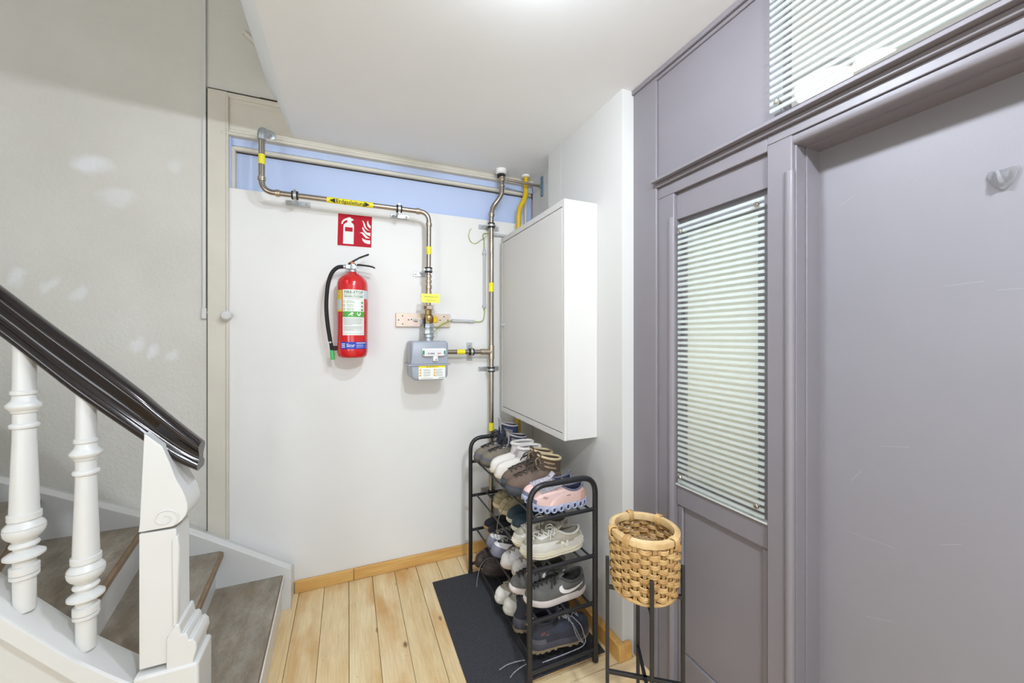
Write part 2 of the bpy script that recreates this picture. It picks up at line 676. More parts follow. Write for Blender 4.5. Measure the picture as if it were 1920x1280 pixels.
# back wall: plaster left and above, white boards to the right of the casing
wb = struct(ob('wall_back', MB().box(-2.5, -.66, 2.405, 2.6, 0, ZU).box(-.66, 1.3, 2.404, 2.6, 2.66, ZU).box(-.66, 1.3, 2.47, 2.6, 0, 2.66), M_plaster), 'rough cream plaster wall behind the stairs', 'wall')
ob('board', B(-.572, 1.19, 2.404, 2.47, 0, 2.172), M_board, wb, bev=.003)
casing = ob('casing', MB().box(-.656, -.572, 2.392, 2.47, .30, 2.66), M_cream, wb, bev=.003)
ob('casing_bead', MB().box(-.578, -.566, 2.386, 2.47, .28, 2.64), M_cream, wb, bev=.004)
ob('crack', MB().box(-.660, -.656, 2.399, 2.41, .42, 2.66), M_crack, wb)
ob('head_panel', MB().box(-.566, XE + .2, 2.400, 2.47, 2.47, 2.66), M_cream, wb)
ob('head_moulding', MB().box(-.60, XE + .2, 2.394, 2.47, 2.632, 2.66).box(-.60, XE + .2, 2.397, 2.47, 2.60, 2.612), M_cream, wb, bev=.004)
ob('crack', MB().box(-.655, -.35, 2.391, 2.41, 2.660, 2.6625).box(-.43, -.35, 2.391, 2.41, 2.6625, 2.665), M_crack, wb)

# blue fanlight above the boards
w1 = sroot('window_1', 'blue painted blind fanlight above the white boards', 'window', (.3, 2.47, 2.17))
ob('panel', B(-.572, 1.19, 2.452, 2.475, 2.172, 2.47), M_blue, w1)
ob('head_rail', MB().box(-.572, 1.19, 2.425, 2.47, 2.402, 2.445), M_blue, w1, bev=.003)
ob('glazing_bar', MB().box(-.556, 1.18, 2.418, 2.47, 2.378, 2.400), M_cream, w1, bev=.006)
ob('side_bar', MB().box(-.565, -.545, 2.418, 2.47, 2.172, 2.398), M_cream, w1, bev=.005)
ob('side_rail', MB().box(-.572, -.560, 2.41, 2.47, 2.172, 2.445), M_blue, w1, bev=.003)
ob('side_bar', MB().box(1.128, 1.142, 2.418, 2.47, 2.172, 2.46), M_cream, w1, bev=.005)
ob('shadow_strip', MB().box(-.545, 1.128, 2.440, 2.455, 2.3745, 2.378), M_crack, w1)  # dark strip standing in for the shadow under the glazing bar
struct(ob('trim_1', MB().box(-.60, 1.19, 2.388, 2.47, 2.440, 2.456).box(-.60, 1.19, 2.394, 2.47, 2.456, 2.474).box(-.60, 1.19, 2.40, 2.47, 2.474, 2.484), M_cream, bev=.005), 'cream moulding under the ceiling above the blue fanlight', 'moulding')

# ceiling of the hall: a slab ending at the stair well with a splayed edge board
slab = [(XE, ZC), (1.45, ZC), (1.45, 2.78), (-.39, 2.78), (-.39, 2.72), (-.352, 2.665)]
struct(ob('ceiling', MB().prism(slab, -4.0, 2.404, 'y'), M_ceil), 'flat white ceiling of the hall', 'ceiling')
struct(ob('light_blocker', B(-2.6, XE, -4.0, -.25, ZC, 2.78), M_ceil))  # unseen slab added to keep fill light off the upper stair wall
struct(ob('ceiling_upper', B(-2.6, 1.45, -4.0, 2.6, ZU, ZU + .1), M_ceil))
struct(ob('wall_upper', B(-.40, -.36, -4.0, 2.404, 2.78, ZU), M_wall))
struct(ob('trim_2', MB().tube([(-.50, 2.40, 2.99), (-.34, 2.40, 2.86), (-.20, 2.40, 2.72)], .016, 6), M_cream))

# right side: alcove wall, white wall, mauve partition
struct(ob('wall_right', MB().box(XW, 1.20, 1.355, 2.03, 0, ZC).box(1.18, 1.20, 2.03, 2.404, 0, ZC).box(XW - .0008, XW + .001, 1.885, 1.888, 0, ZC), M_wall, bev=.004), 'white plaster wall that carries the sheet metal cabinet', 'wall')
struct(ob('wall_left', B(-2.6, -2.45, -4.0, 2.6, 0, ZU), M_wall))
rear = MB().box(-2.6, 1.45, -4.1, -4.0, 0, ZU)
struct(ob('wall_rear', rear, M_wall))

# pine baseboards
def pine(name, boxes, label):
    r = sroot(name, label, 'baseboard', (0, 0, 0))
    for b in boxes:
        ob('board', B(*b), M_base, r, bev=.004)
    return r
pine('baseboard_back', [(-.268, .0285, 2.386, YB, 0, .066), (.030, 1.178, 2.386, YB, 0, .066)], 'orange pine baseboard along the white boards')
pine('baseboard_right', [(1.067, XW, 1.332, 2.386, 0, .072), (XW, 1.135, 1.332, 1.355, 0, .072)], 'orange pine baseboard behind the shoe rack')

# ------------------------------------------------------------------ mauve partition with side light, fanlight and door
part = sroot('wall_partition', 'mauve painted timber partition around the flat door', 'wall', (1.17, .5, 0))
ob('stile', B(1.160, 1.24, 1.217, 1.355, 0, ZC), M_purple, part, bev=.003)
ob('panel', MB().box(1.168, 1.212, .724, 1.2165, 2.03, 2.47), M_purple, part, bev=.003)
ob('panel', MB().box(1.168, 1.23, -.9, -.42, 2.03, 2.47), M_purple, part, bev=.003)
ob('top_rail', MB().box(1.150, 1.24, -.9, 1.355, 2.462, ZC).box(1.160, 1.24, -.9, 1.22, 2.448, 2.462), M_purple, part, bev=.003)
ob('cornice', MB().prism([(1.24, 2.052), (1.168, 2.052), (1.137, 2.036), (1.135, 2.024), (1.24, 2.024)], -.9, 1.224, 'y'), M_purple, part, bev=.002)
ob('fascia', MB().box(1.157, 1.24, -.9, 1.220, 2.007, 2.024), M_purple, part, bev=.003)
ob('head_casing', MB().box(1.170, 1.24, .771, 1.2165, 1.962, 2.007), M_purple, part, bev=.002)
ob('head_casing', MB().box(1.170, 1.24, -.9, .771, 1.979, 2.007), M_purple, part, bev=.002)
ob('stile', MB().box(1.170, 1.24, 1.135, 1.2165, 0, 1.962), M_purple, part, bev=.003)
ob('bead', MB().tube([(1.172, 1.148, 0), (1.172, 1.148, 1.868)], .011, 10), M_purple, part)
ob('mullion', MB().box(1.170, 1.32, .700, .771, 0, 1.979), M_purple, part, bev=.003)
ob('bead', MB().tube([(1.173, .707, 0), (1.173, .707, 1.876)], .013, 12), M_purple, part)
ob('jamb', MB().box(1.182, 1.32, .695, .702, 0, 1.951).box(1.222, 1.32, .690, .700, 0, 1.951), M_purple, part, bev=.002)
# rounded head moulding over the door and its soffit
hd = [(1.32, 1.979), (1.172, 1.975)]
for i in range(7):
    a = PI / 2 * i / 6
    hd.append((1.172 + .014 * (1 - math.cos(a)), 1.966 - .015 * math.sin(a)))
hd += [(1.222, 1.951), (1.222, 1.946), (1.32, 1.946)]
ob('head_moulding', MB().prism(hd, -.36, .700, 'y'), M_purple, part, smooth=30)
ob('stile', MB().box(1.165, 1.32, -.9, -.36, 0, 1.979), M_purple, part, bev=.003)
ob('stile', MB().box(1.16, 1.32, -4.0, -.9, 0, ZC), M_purple, part)

# flat door leaf
d1 = sroot('door_1', 'plain mauve flush door leaf', 'door', (1.282, .2, 0))
ob('leaf', B(1.282, 1.325, -.36, .697, 0, 1.953), mat('mauve_door', (138, 135, 140), 0.40, var=.05, vscale=2, bump=.05, bscale=120), d1)
# filler spots and scratches on the paint
sc = MB()
for (y, z, l, a) in ((.52, 1.12, .030, .2), (.60, 1.02, .022, 1.0), (.15, 1.05, .018, .8), (.42, .92, .02, .5), (.24, .80, .012, .9), (.55, .66, .03, .4), (.1, .7, .014, .7), (.62, 1.78, .02, .5), (.40, 1.52, .03, .05), (.30, 1.50, .05, 0.0), (.57, .86, .05, .03)):
    c, s_ = math.cos(a), math.sin(a)
    w = .0003
    sc.add([(1.2816, y - l * c - w * s_, z + l * s_ - w * c), (1.2816, y - l * c + w * s_, z + l * s_ + w * c), (1.2816, y + l * c + w * s_, z - l * s_ + w * c), (1.2816, y + l * c - w * s_, z - l * s_ - w * c)], [(0, 1, 2, 3)])
ob('scratches', sc, mat('scratch', (170, 167, 172), .6), d1, smooth=0)['kind'] = 'stuff'

# side light with a striped glass pane
w2 = sroot('window_2', 'tall side light with white striped glass beside the door', 'window', (1.2, .95, 0))
ob('top_rail', B(1.186, 1.24, .771, 1.135, 1.858, 1.962), M_purple, w2, bev=.002)
ob('sash', MB().box(1.204, 1.214, .771, .822, .826, 1.858).box(1.204, 1.214, 1.108, 1.135, .826, 1.858).box(1.204, 1.214, .822, 1.108, .826, .856).box(1.204, 1.214, .822, 1.108, 1.806, 1.858), M_purple, w2)
ob('middle_rail', B(1.186, 1.24, .771, 1.135, .744, .822), M_purple, w2, bev=.003)
ob('sill', B(1.180, 1.24, .770, 1.136, .822, .828), M_trim, w2, bev=.001)
ob('lower_panel', MB().box(1.198, 1.24, .80, 1.11, .176, .742).box(1.190, 1.24, .771, .80, 0, .742).box(1.190, 1.24, 1.11, 1.135, 0, .742).box(1.190, 1.24, .80, 1.11, 0, .176), M_purple, w2, bev=.004)
ob('backing_sheet', MB().grid(lambda i, j: (1.2185 + .0015 * math.sin(i * .9), .79 + .335 * i / 40, .84 + .99 * j), 41, 2), M_backing, w2, solid=.001)['label'] = 'pale translucent sheet added behind the glass to even its brightness'  # added sheet that makes the view through the pane evenly bright
ob('pane', B(1.176, 1.182, .786, 1.121, .829, 1.838), striped_glass_mat('striped_glass', .0205, .838), w2)
for (y, z) in ((.805, .872), (1.105, .862), (.805, 1.812), (1.105, 1.806)):
    k = ob('standoff', MB().lathe([(.0, 1.165), (.006, 1.1655), (.0085, 1.169), (.0085, 1.176), (.005, 1.1765), (.005, 1.204)], 14, (0, y, z), 'x'), M_chrome, w2)
    k['label'] = 'round steel standoff screw'

# fanlight over the door
w3 = sroot('window_3', 'fanlight above the door with white striped glass', 'window', (1.16, .2, 2.05))
ob('pane', B(1.148, 1.154, -.35, .749, 2.056, 2.46), striped_glass_mat('striped_glass_fanlight', .0205, 2.060), w3)
k = ob('standoff', MB().lathe([(.0, 1.138), (.006, 1.1385), (.0085, 1.142), (.0085, 1.148), (.005, 1.1485), (.005, 1.168)], 14, (0, .726, 2.082), 'x'), M_chrome, w3)
k['label'] = 'round steel standoff screw'
ob('reveal', MB().box(1.168, 1.212, -.42, .724, 2.03, 2.056), M_purple, w3)

# room behind the partition
inner = MB().box(1.325, 4.2, -4.0, -1.8, 0, 2.62).box(4.1, 4.2, -1.8, 3.4, 0, 2.62).box(1.2, 4.2, 3.3, 3.4, 0, 2.62)
struct(ob('wall_inner', inner, M_inner), 'pale walls of the room behind the partition', 'wall')
struct(ob('wall_inner_side', MB().box(1.24, 1.33, 1.14, 3.3, 0, 2.62).box(1.325, 1.36, -4.0, -.5, 0, 2.62).box(1.24, 1.33, .90, 1.14, 1.86, 2.62), M_inner))
struct(ob('ceiling_inner', B(1.20, 4.2, -4.0, 3.4, 2.56, 2.66), M_ceil))
struct(ob('floor_inner', B(1.33, 4.2, -4.0, 3.4, -.05, 0), mat('inner_floor', (190, 160, 120), .5, var=.2, vscale=6)))
lt = thing('flush_lamp', 'round white flush lamp on the ceiling behind the fanlight', 'lamp', (1.937, 1.03, 2.56))
ob('base', MB().lathe([(.0, 2.56), (.11, 2.56), (.11, 2.53), (.0, 2.53)], 40, (1.937, 1.03, 0)), M_trim, lt)
ob('dome', MB().lathe([(.102, 2.53), (.101, 2.51), (.096, 2.490), (.080, 2.472), (.050, 2.462), (.0, 2.458)], 40, (1.937, 1.03, 0)), M_lampw, lt)
lp = bpy.data.lights.new('inner_fill_light', 'POINT')  # added fill that brightens the sheet behind the side light, no visible lamp
lp.energy = FILL_INNER
lp.shadow_soft_size = .2
lpo = bpy.data.objects.new('inner_fill_light', lp)
C.objects.link(lpo)
lpo.location = (2.05, 1.0, 1.2)

# hall lamps on the ceiling, just out of the picture
for (x, y, mm, lab) in ((.43, .82, M_lamph, 'small white domed lamp on the hall ceiling above the door'), (.45, -.36, M_lampr, 'small white domed lamp on the hall ceiling behind the photographer')):
    l = thing('ceiling_lamp', lab, 'lamp', (x, y, ZC))
    ob('base', MB().lathe([(.0, ZC), (.066, ZC), (.066, ZC - .012), (.0, ZC - .012)], 32, (x, y, 0)), M_trim, l)
    ob('diffuser', MB().lathe([(.060, ZC - .0125), (.058, ZC - .028), (.050, ZC - .044), (.032, ZC - .056), (.0, ZC - .061)], 32, (x, y, 0)), mm, l)


# ================================================================== STAIRCASE
YS, YN, YO, YA = 2.27, 1.575, 1.465, 1.52       # wall string face, inner curb edge, outer curb face, rail axis
st = thing('staircase', 'white winding staircase with worn brown linoleum treads, turned balusters and a dark handrail', 'staircase', (-.6, 1.9, 0))
# treads: (z, far nose x, near nose x, far back x, near back x, near end y)
steps = [(.18, -.301, -.284, -.66, -.66), (.36, -.557, -.509, -.93, -.86), (.54, -.848, -.744, -1.27, -1.06), (.72, -1.191, -.925, -1.66, -1.26), (.90, -1.58, -1.14, -2.1, -1.5), (1.08, -2.0, -1.36, -2.44, -1.8)]
for i, (z, xf, xn, bf, bn) in enumerate(steps):
    if i == 0:
        poly = [(xf, YS), (xn, YN), (-.280, 1.43), (-.418, 1.43), (-.418, 1.60), (bn, 1.60), (bf, YS)]
        lino = [(xf - .010, YS), (xn - .010, YN), (-.290, 1.44), (-.416, 1.44), (-.416, 1.60), (bn, 1.60), (bf, YS)]
    else:
        poly = [(xf, YS), (xn, YN), (bn, YN), (bf, YS)]
        lino = [(xf - .012, YS), (xn - .012, YN), (bn, YN), (bf, YS)]
    tr = ob('tread', MB().prism(poly, z - .032, z - .0015, 'z'), M_nose, st, bev=.006)
    tr['label'] = 'worn wooden tread with rounded nosing'
    lv = ob('linoleum', MB().prism(lino, z - .0015, z + .0012, 'z'), M_lino, tr)
    lv['label'] = 'worn brown-grey linoleum covering'
    if i == 0:
        ob('edge_strip', MB().prism([(xf + .001, YS), (xn + .001, YN), (-.279, 1.43), (-.283, 1.43), (xn - .004, YN), (xf - .004, YS)], z - .03, z + .0015, 'z'), M_trim, tr)
    rx = .032 if i != 2 else .02
    if i == 0:
        rp = [(xf - .012, YS), (xn - .012, YN), (-.30, 1.445), (-.418, 1.445), (-.418, 1.60), (bn + .05, 1.60), (bf + .05, YS)]
    else:
        rp = [(xf - rx, YS), (xn - rx, YN), (xn - rx - .02, YN), (xf - rx - .02, YS)]
    ob('riser', MB().prism(rp, (i * .18 if i else 0), z - .032, 'z'), M_trim, st)
# small plaster repairs where risers meet the wall string
for (x, z) in ((-.610, .184), (-.875, .364)):
    ob('repair', MB().add([(x + dx * 1.0, YS - .02 + dy, z + dz) for dx, dy, dz in ((-.03, 0, 0), (.02, 0, 0), (.022, .02, 0), (-.035, .02, 0), (-.012, .008, .008), (.012, .015, .010))], [(0, 1, 2, 3), (0, 1, 4), (1, 2, 5, 4), (2, 3, 5), (3, 0, 4, 5)]), M_trim, st)

# wall string with its bevelled top
ft = [(-2.4, 1.42), (-1.312, .799), (-.877, .584), (-.706, .483), (-.274, .199)]
bt = [(-2.4, 1.43), (-1.39, .806), (-.929, .573), (-.741, .475), (-.618, .384), (-.274, .152)]
secs = []
for x in (-2.4, -1.9, -1.39, -1.1, -.90, -.741, -.618, -.5, -.4, -.272):
    a, b = interp(ft, x), interp(bt, x)
    secs.append([(x, YS, 0), (x, YS, a), (x, YS + .028, a + .010), (x, YB + .004, max(b, a - .045)), (x, YB + .004, 0)])
ob('wall_string', MB().loft(secs), M_trim, st, smooth=25, bev=.002)

# outer string: curb with balusters, fascia and recessed panel
cp = [(-1.9, 1.86), (-1.3, 1.19), (-1.1, .96), (-.91, .736), (-.845, .658), (-.778, .580), (-.709, .500), (-.640, .434), (-.56, .362)]
def cz(x):
    return interp(cp, x)
xs = [-1.9, -1.5, -1.3, -1.1, -1.0, -.91, -.845, -.778, -.709, -.675, -.640, -.60, -.56]
secs = []
for x in xs:
    z = cz(x)
    secs.append([(x, YN, z - .20), (x, YN, z - .004), (x, YN - .004, z), (x, YO + .006, z + .004), (x, YO, z - .003), (x, YO, z - .056), (x, YO + .007, z - .062), (x, YO + .024, z - .064), (x, YO + .024, z - .096), (x, YO + .036, z - .10), (x, YO + .036, z - .20)])
ob('curb', MB().loft(secs), M_trim, st, smooth=40)
secs = [[(x, YN - .01, 0), (x, YN - .01, cz(x) - .19), (x, YO + .04, cz(x) - .19), (x, YO + .04, 0)] for x in xs]
ob('outer_string', MB().loft(secs), M_trim, st, smooth=20)

# turned balusters
prof = [(0, .022), (.127, .022), (.132, .028), (.143, .0285), (.146, .024), (.150, .0285), (.176, .0285), (.180, .022), (.200, .022), (.207, .033), (.214, .0395), (.222, .0395), (.232, .030), (.238, .021),
        (.251, .021), (.254, .0275), (.260, .029), (.266, .0275), (.272, .022), (.280, .025), (.292, .034), (.305, .039), (.318, .0405), (.328, .040), (.3295, .038), (.331, .040), (.338, .038), (.350, .031), (.358, .028),
        (.360, .0325), (.382, .0325), (.385, .0285), (.50, .0265), (.68, .0225), (.716, .0222), (.719, .0275), (.727, .029), (.733, .0275), (.737, .0225), (.775, .0222), (.779, .026), (.786, .0265), (.790, .029), (.800, .0345), (.808, .035), (.816, .031), (.826, .025), (.845, .0225), (.850, .0265), (.862, .0265), (.866, .0225), (1.0, .0215)]
ztop = [(-1.4, 2.03), (-.861, 1.43), (-.784, 1.33), (-.703, 1.24), (-.587, 1.125)]
for x in (-.704, -.831, -.955, -1.08):
    z0 = cz(x) - .003
    h = interp(ztop, x) - z0
    ob('baluster', MB().lathe([(r, z0 + t * .708 if t < .99 else z0 + h) for t, r in prof], 28, (x, YA, 0)), M_trim, st, smooth=45)

# handrail: moulded section swept down to a square cut end
rt = [(-1.5, 2.20, 2.06), (-1.2, 1.875, 1.745), (-1.0, 1.66, 1.54), (-.861, 1.516, 1.399), (-.784, 1.436, 1.313), (-.703, 1.356, 1.224), (-.587, 1.237, 1.109), (-.54, 1.183, 1.064), (-.486, 1.123, 1.015), (-.434, 1.067, .980)]
half = [(0, 1.0), (.014, .985), (.024, .94), (.030, .86), (.030, .76), (.025, .66), (.020, .55), (.019, .44), (.021, .34), (.026, .29), (.031, .26), (.034, .20), (.034, .11), (.031, .04), (.026, 0)]
rail_pts = spline([(x, a, b) for x, a, b in rt], 4)
secs = []
for (x, zt, zb) in rail_pts:
    q = [(x + .004 * h, YA - y, zb + (zt - zb) * h) for y, h in half] + [(x + .004 * h, YA + y, zb + (zt - zb) * h) for y, h in reversed(half[1:])]
    secs.append(q)
ob('handrail', MB().loft(secs), M_rail, st, smooth=50)['label'] = 'glossy dark brown lacquered handrail'

# newel post with a carved scroll bracket
nl = ob('newel_post', MB().prism([(-.566, .42), (-.566, .820), (-.479, .820), (-.477, .50), (-.462, .47), (-.462, .42)], YO + .003, YN - .003, 'y'), M_trim, st, bev=.003)
up = [(-.566, .826), (-.5635, .85), (-.553, 1.115), (-.512, 1.073), (-.497, 1.030), (-.490, 1.008), (-.484, .985), (-.476, .962), (-.466, .94), (-.457, .915), (-.451, .89), (-.4505, .872), (-.455, .856), (-.464, .843), (-.476, .833), (-.488, .828)]
ob('scroll_bracket', MB().prism(up, YO, YN, 'y'), M_trim, nl, bev=.002, smooth=30)
sp = []
for i in range(60):
    a = i / 59 * 2 * PI * 1.45
    r = .034 - .026 * (i / 59)
    sp.append((-.504 - r * math.cos(a + 2.2), YO - .0005, .857 + .88 * r * math.sin(a + 2.2) * -1))
ob('volute', MB().tube(sp, .0022, 6), M_trim, nl)
ob('chamfer', MB().prism([(-.487, .525), (-.474, .525), (-.470, .76), (-.4745, .80), (-.489, .79)], YO - .002, YO + .02, 'y'), M_trim, nl, bev=.004)
ob('base_moulding', MB().prism([(-.5, .40), (-.5, .50), (-.476, .535), (-.468, .53), (-.466, .515), (-.464, .500), (-.455, .502), (-.449, .494), (-.447, .478), (-.437, .480), (-.428, .466), (-.426, .446), (-.434, .42), (-.434, .40)], YO - .006, YN + .004, 'y'), M_trim, nl, bev=.003, smooth=30)
ob('plinth', MB().box(-.575, -.421, YO - .012, YN + .008, 0, .408), M_trim, nl, bev=.008)

# ================================================================== GAS PIPES AND FIXTURES ON THE BACK WALL
YP = 2.34


def bend(p0, p1, p2, r, n=8):
    a, b, c = Vector(p0), Vector(p1), Vector(p2)
    u = (a - b).normalized()
    v = (c - b).normalized()
    s, e = b + u * r, b + v * r
    return [tuple(s * (1 - t) ** 2 + b * 2 * t * (1 - t) + e * t * t) for t in [i / n for i in range(n + 1)]]


def ring(mb, c, ax, R, r0, w, n=20):
    """a flat collar of inner radius R round the axis ax"""
    k = 'xyz'.index(ax)
    return mb.lathe([(R - .001, c[k] - w / 2), (R + r0, c[k] - w / 2), (R + r0 * 1.15, c[k]), (R + r0, c[k] + w / 2), (R - .001, c[k] + w / 2)], n, tuple(0 if i == k else c[i] for i in range(3)), ax)


def clamp(parent, c, ax, R, plate, vertical=False, wall=2.404):
    """zinc pipe clamp: rubber lined ring, threaded stem and a wall plate"""
    cl = ob('clamp', ring(MB(), c, ax, R + .003, .003, .020), M_zinc, parent)
    rb = MB()
    k = 'xyz'.index(ax)
    for d in (-.011, .011):
        q = list(c)
        q[k] += d
        ring(rb, q, ax, R, .007, .008)
    ob('rubber_lining', rb, M_rubber, cl)
    x0, x1, z0, z1 = plate
    pl = MB().box(x0, x1, wall - .006, wall - .0005, z0, z1)
    mx, mz = (x0 + x1) / 2, (z0 + z1) / 2
    ob('wall_plate', pl, M_zinc, cl, bev=.002)
    sm = MB().tube([(c[0], c[1] + R, c[2]), (c[0] if not vertical else mx, wall - .006, mz if not vertical else c[2])], .006, 10)
    ob('stem', sm, M_zinc, cl)
    scw = MB()
    ex = (x1 - x0) * .36 if x1 - x0 > z1 - z0 else 0
    ez = (z1 - z0) * .36 if ex == 0 else 0
    for sg in (-1, 1):
        scw.lathe([(0, wall - .010), (.005, wall - .009), (.0065, wall - .006)], 10, (mx + sg * ex, 0, mz + sg * ez), 'y', cap=False)
    for sg in (-1, 1):                                  # clamp bolts either side of the ring
        q = list(c)
        i = 0 if ax == 'z' else 2
        q[i] += sg * (R + .010)
        scw.lathe([(.0055, q[1] - .010), (.0055, q[1] + .010)], 8, (q[0], 0, q[2]), 'y')
    ob('screws', scw, M_steelf, cl)['kind'] = 'stuff'
    return cl


RP = .0145
YG, RG = 2.27, .0141


def rings(parent, lst, R, r0=.0037, w=.009):
    for c, ax in lst:
        ob('press_ring', ring(MB(), c, ax, R, r0, w), M_steelf, parent)


g1 = thing('gas_pipe', 'steel gas pipe with yellow bands running above the red sign to the meter', 'pipe', (-.40, YG, 2.13))
pa = [(-.388, 2.394, 2.468)] + bend((-.388, 2.394, 2.468), (-.400, YG, 2.436), (-.400, YG, 2.37), .032) + bend((-.400, YG, 2.27), (-.400, YG, 2.1305), (-.2, YG, 2.1305), .055) + bend((.2, YG, 2.1285), (.4355, YG, 2.1285), (.4355, YG, 1.9), .055) + [(.4335, YG, 1.788), (.4335, YG, 1.526)]
ob('tube', MB().tube(pa, RG, 16), M_steel, g1)
rings(g1, (((-.400, YG, 2.400), 'z'), ((-.400, YG, 2.198), 'z'), ((-.400, YG, 2.188), 'z'), ((-.336, YG, 2.1305), 'x'), ((-.326, YG, 2.1305), 'x'), ((.367, YG, 2.1285), 'x'), ((.377, YG, 2.1285), 'x'), ((.4355, YG, 2.062), 'z'), ((.4355, YG, 2.053), 'z')), RG)
we = ob('wall_elbow', MB().tube([(-.400, YG, 2.388)] + bend((-.400, YG, 2.39), (-.400, YG, 2.437), (-.396, 2.31, 2.447), .034) + [(-.394, 2.330, 2.452)], .0200, 16), M_zinc, g1)
ob('rosette', MB().lathe([(.030, 2.3935), (.028, 2.390), (.020, 2.387)], 20, (-.388, 0, 2.469), 'y'), M_zinc, g1)
ob('yellow_band', MB().lathe([(RG + .0007, 2.265), (RG + .0007, 2.314)], 16, (-.400, YG, 0), 'z', False), M_yellow, g1)
ob('yellow_band', MB().lathe([(RG + .0007, 1.882), (RG + .0007, 1.927)], 16, (.435, YG, 0), 'z', False), M_yellow, g1)
mk = ob('marker_band', MB().lathe([(RG + .0009, -.105), (RG + .0009, .127)], 20, (0, YG, 2.1295), 'x', False), M_yellow, g1)
mk['label'] = 'yellow marker reading Erdgasleitung'


def on_pipe(x, y, xc, r=RG + .0016):
    a = y / r - .30
    return (xc + x, YG - r * math.cos(a), 2.1295 + r * math.sin(a))


ob('lettering', text_mb(MB(), 'Erdgasleitung', .0295, lambda x, y: on_pipe(x, y, .0125), .92, .010, 14), M_black, mk, smooth=0, fix=False)
ar = MB()
for (xa, xb) in ((-.093, -.064), (.109, .084)):
    n = 6
    for i in range(n):
        y0, y1 = -.013 + .026 * i / n, -.013 + .026 * (i + 1) / n
        w0, w1 = abs(y0) / .013, abs(y1) / .013
        ar.add([on_pipe(xa + (xb - xa) * w0, y0, 0), on_pipe(xb, y0, 0), on_pipe(xb, y1, 0), on_pipe(xa + (xb - xa) * w1, y1, 0)], [(0, 1, 2, 3)])
for x in (-.059, .079):
    ar.add([on_pipe(x + dx, y, 0) for y in (-.013, -.006, 0, .006, .013) for dx in (0, .002)], [(0, 1, 3, 2), (2, 3, 5, 4), (4, 5, 7, 6), (6, 7, 9, 8)])
ob('flow_arrows', ar, M_black, mk, smooth=0, fix=False)['kind'] = 'stuff'
clamp(g1, (-.254, YG, 2.1305), 'x', RG, (-.312, -.194, 2.114, 2.142))
clamp(g1, (.267, YG, 2.1285), 'x', RG, (.232, .340, 2.110, 2.138))
clamp(g1, (.4335, YG, 1.791), 'z', RG, (.366, .452, 1.768, 1.798), True)

# fittings between the pipe and the meter
PX = .4335
fg = ob('fitting', MB().lathe([(.0152, 1.764), (.0187, 1.761), (.0187, 1.746), (.0152, 1.744), (.0152, 1.732), (.0192, 1.730), (.0192, 1.717), (.0157, 1.715), (.0157, 1.703), (.0197, 1.701), (.0197, 1.681), (.0157, 1.679), (.0157, 1.668), (.0182, 1.666), (.0182, 1.647), (.0148, 1.645), (.0148, 1.584)], 18, (PX, YG, 0), 'z'), M_steelf, g1, smooth=40)
ob('hex_nut', MB().lathe([(.023, 1.586), (.0278, 1.580), (.0278, 1.561), (.023, 1.555)], 6, (PX, YG, 0), 'z'), M_steelf, g1, smooth=0)
sv = ob('shut_off_valve', MB().lathe([(.0195, 1.557), (.0195, 1.531), (.025, 1.529), (.027, 1.516), (.027, 1.495), (.025, 1.478), (.0215, 1.474), (.0215, 1.468)], 8, (PX, YG, 0), 'z'), M_brass, g1, smooth=30)
ob('cap', MB().lathe([(.0165, YG - .026), (.0165, YG - .038), (.010, YG - .040)], 12, (PX, 0, 1.505), 'y'), M_brass, sv)
ob('yellow_handle', MB().box(PX + .024, PX + .052, YG - .020, YG + .012, 1.482, 1.518), M_ypipe, sv, bev=.005)
ob('black_lever', MB().box(PX - .029, PX - .018, YG - .02, YG + .01, 1.452, 1.510), M_rubber, sv, bev=.004)
un = ob('union', MB().lathe([(.029, 1.476), (.032, 1.468), (.032, 1.452), (.025, 1.447), (.025, 1.442), (.033, 1.439), (.033, 1.417), (.029, 1.414)], 8, (PX, YG, 0), 'z'), M_zinc, g1, smooth=30)
ob('union_nut', MB().lathe([(.032, 1.412), (.032, 1.396), (.028, 1.392), (.028, 1.374)], 16, (PX, YG, 0), 'z'), M_zinc, g1, smooth=30)
ob('seal_wire', MB().tube(spline([(PX + .023, YG - .03, 1.44), (PX + .039, YG - .03, 1.43), (PX + .042, YG - .03, 1.40), (PX + .023, YG - .035, 1.385)], 5), .0008, 5), M_earth, g1)

# yellow tag in front of the fitting
tg = tag(ob('pipe_tag', B(.388, .4955, 2.247, 2.2485, 1.598, 1.6495), M_ypale, origin=(.442, 2.248, 1.598)), 'small pale yellow tag hanging in front of the pipe above the meter', 'tag')
tx = MB()
text_mb(tx, 'Gebäudeabsperrung', .0105, lambda x, y: (.442 + x, 2.2466, 1.633 + y), .92)
tx.box(.415, .470, 2.2464, 2.2468, 1.6115, 1.6130)
ob('lettering', tx, mat('olive_print', (110, 112, 40), .6), tg, smooth=0, fix=False)

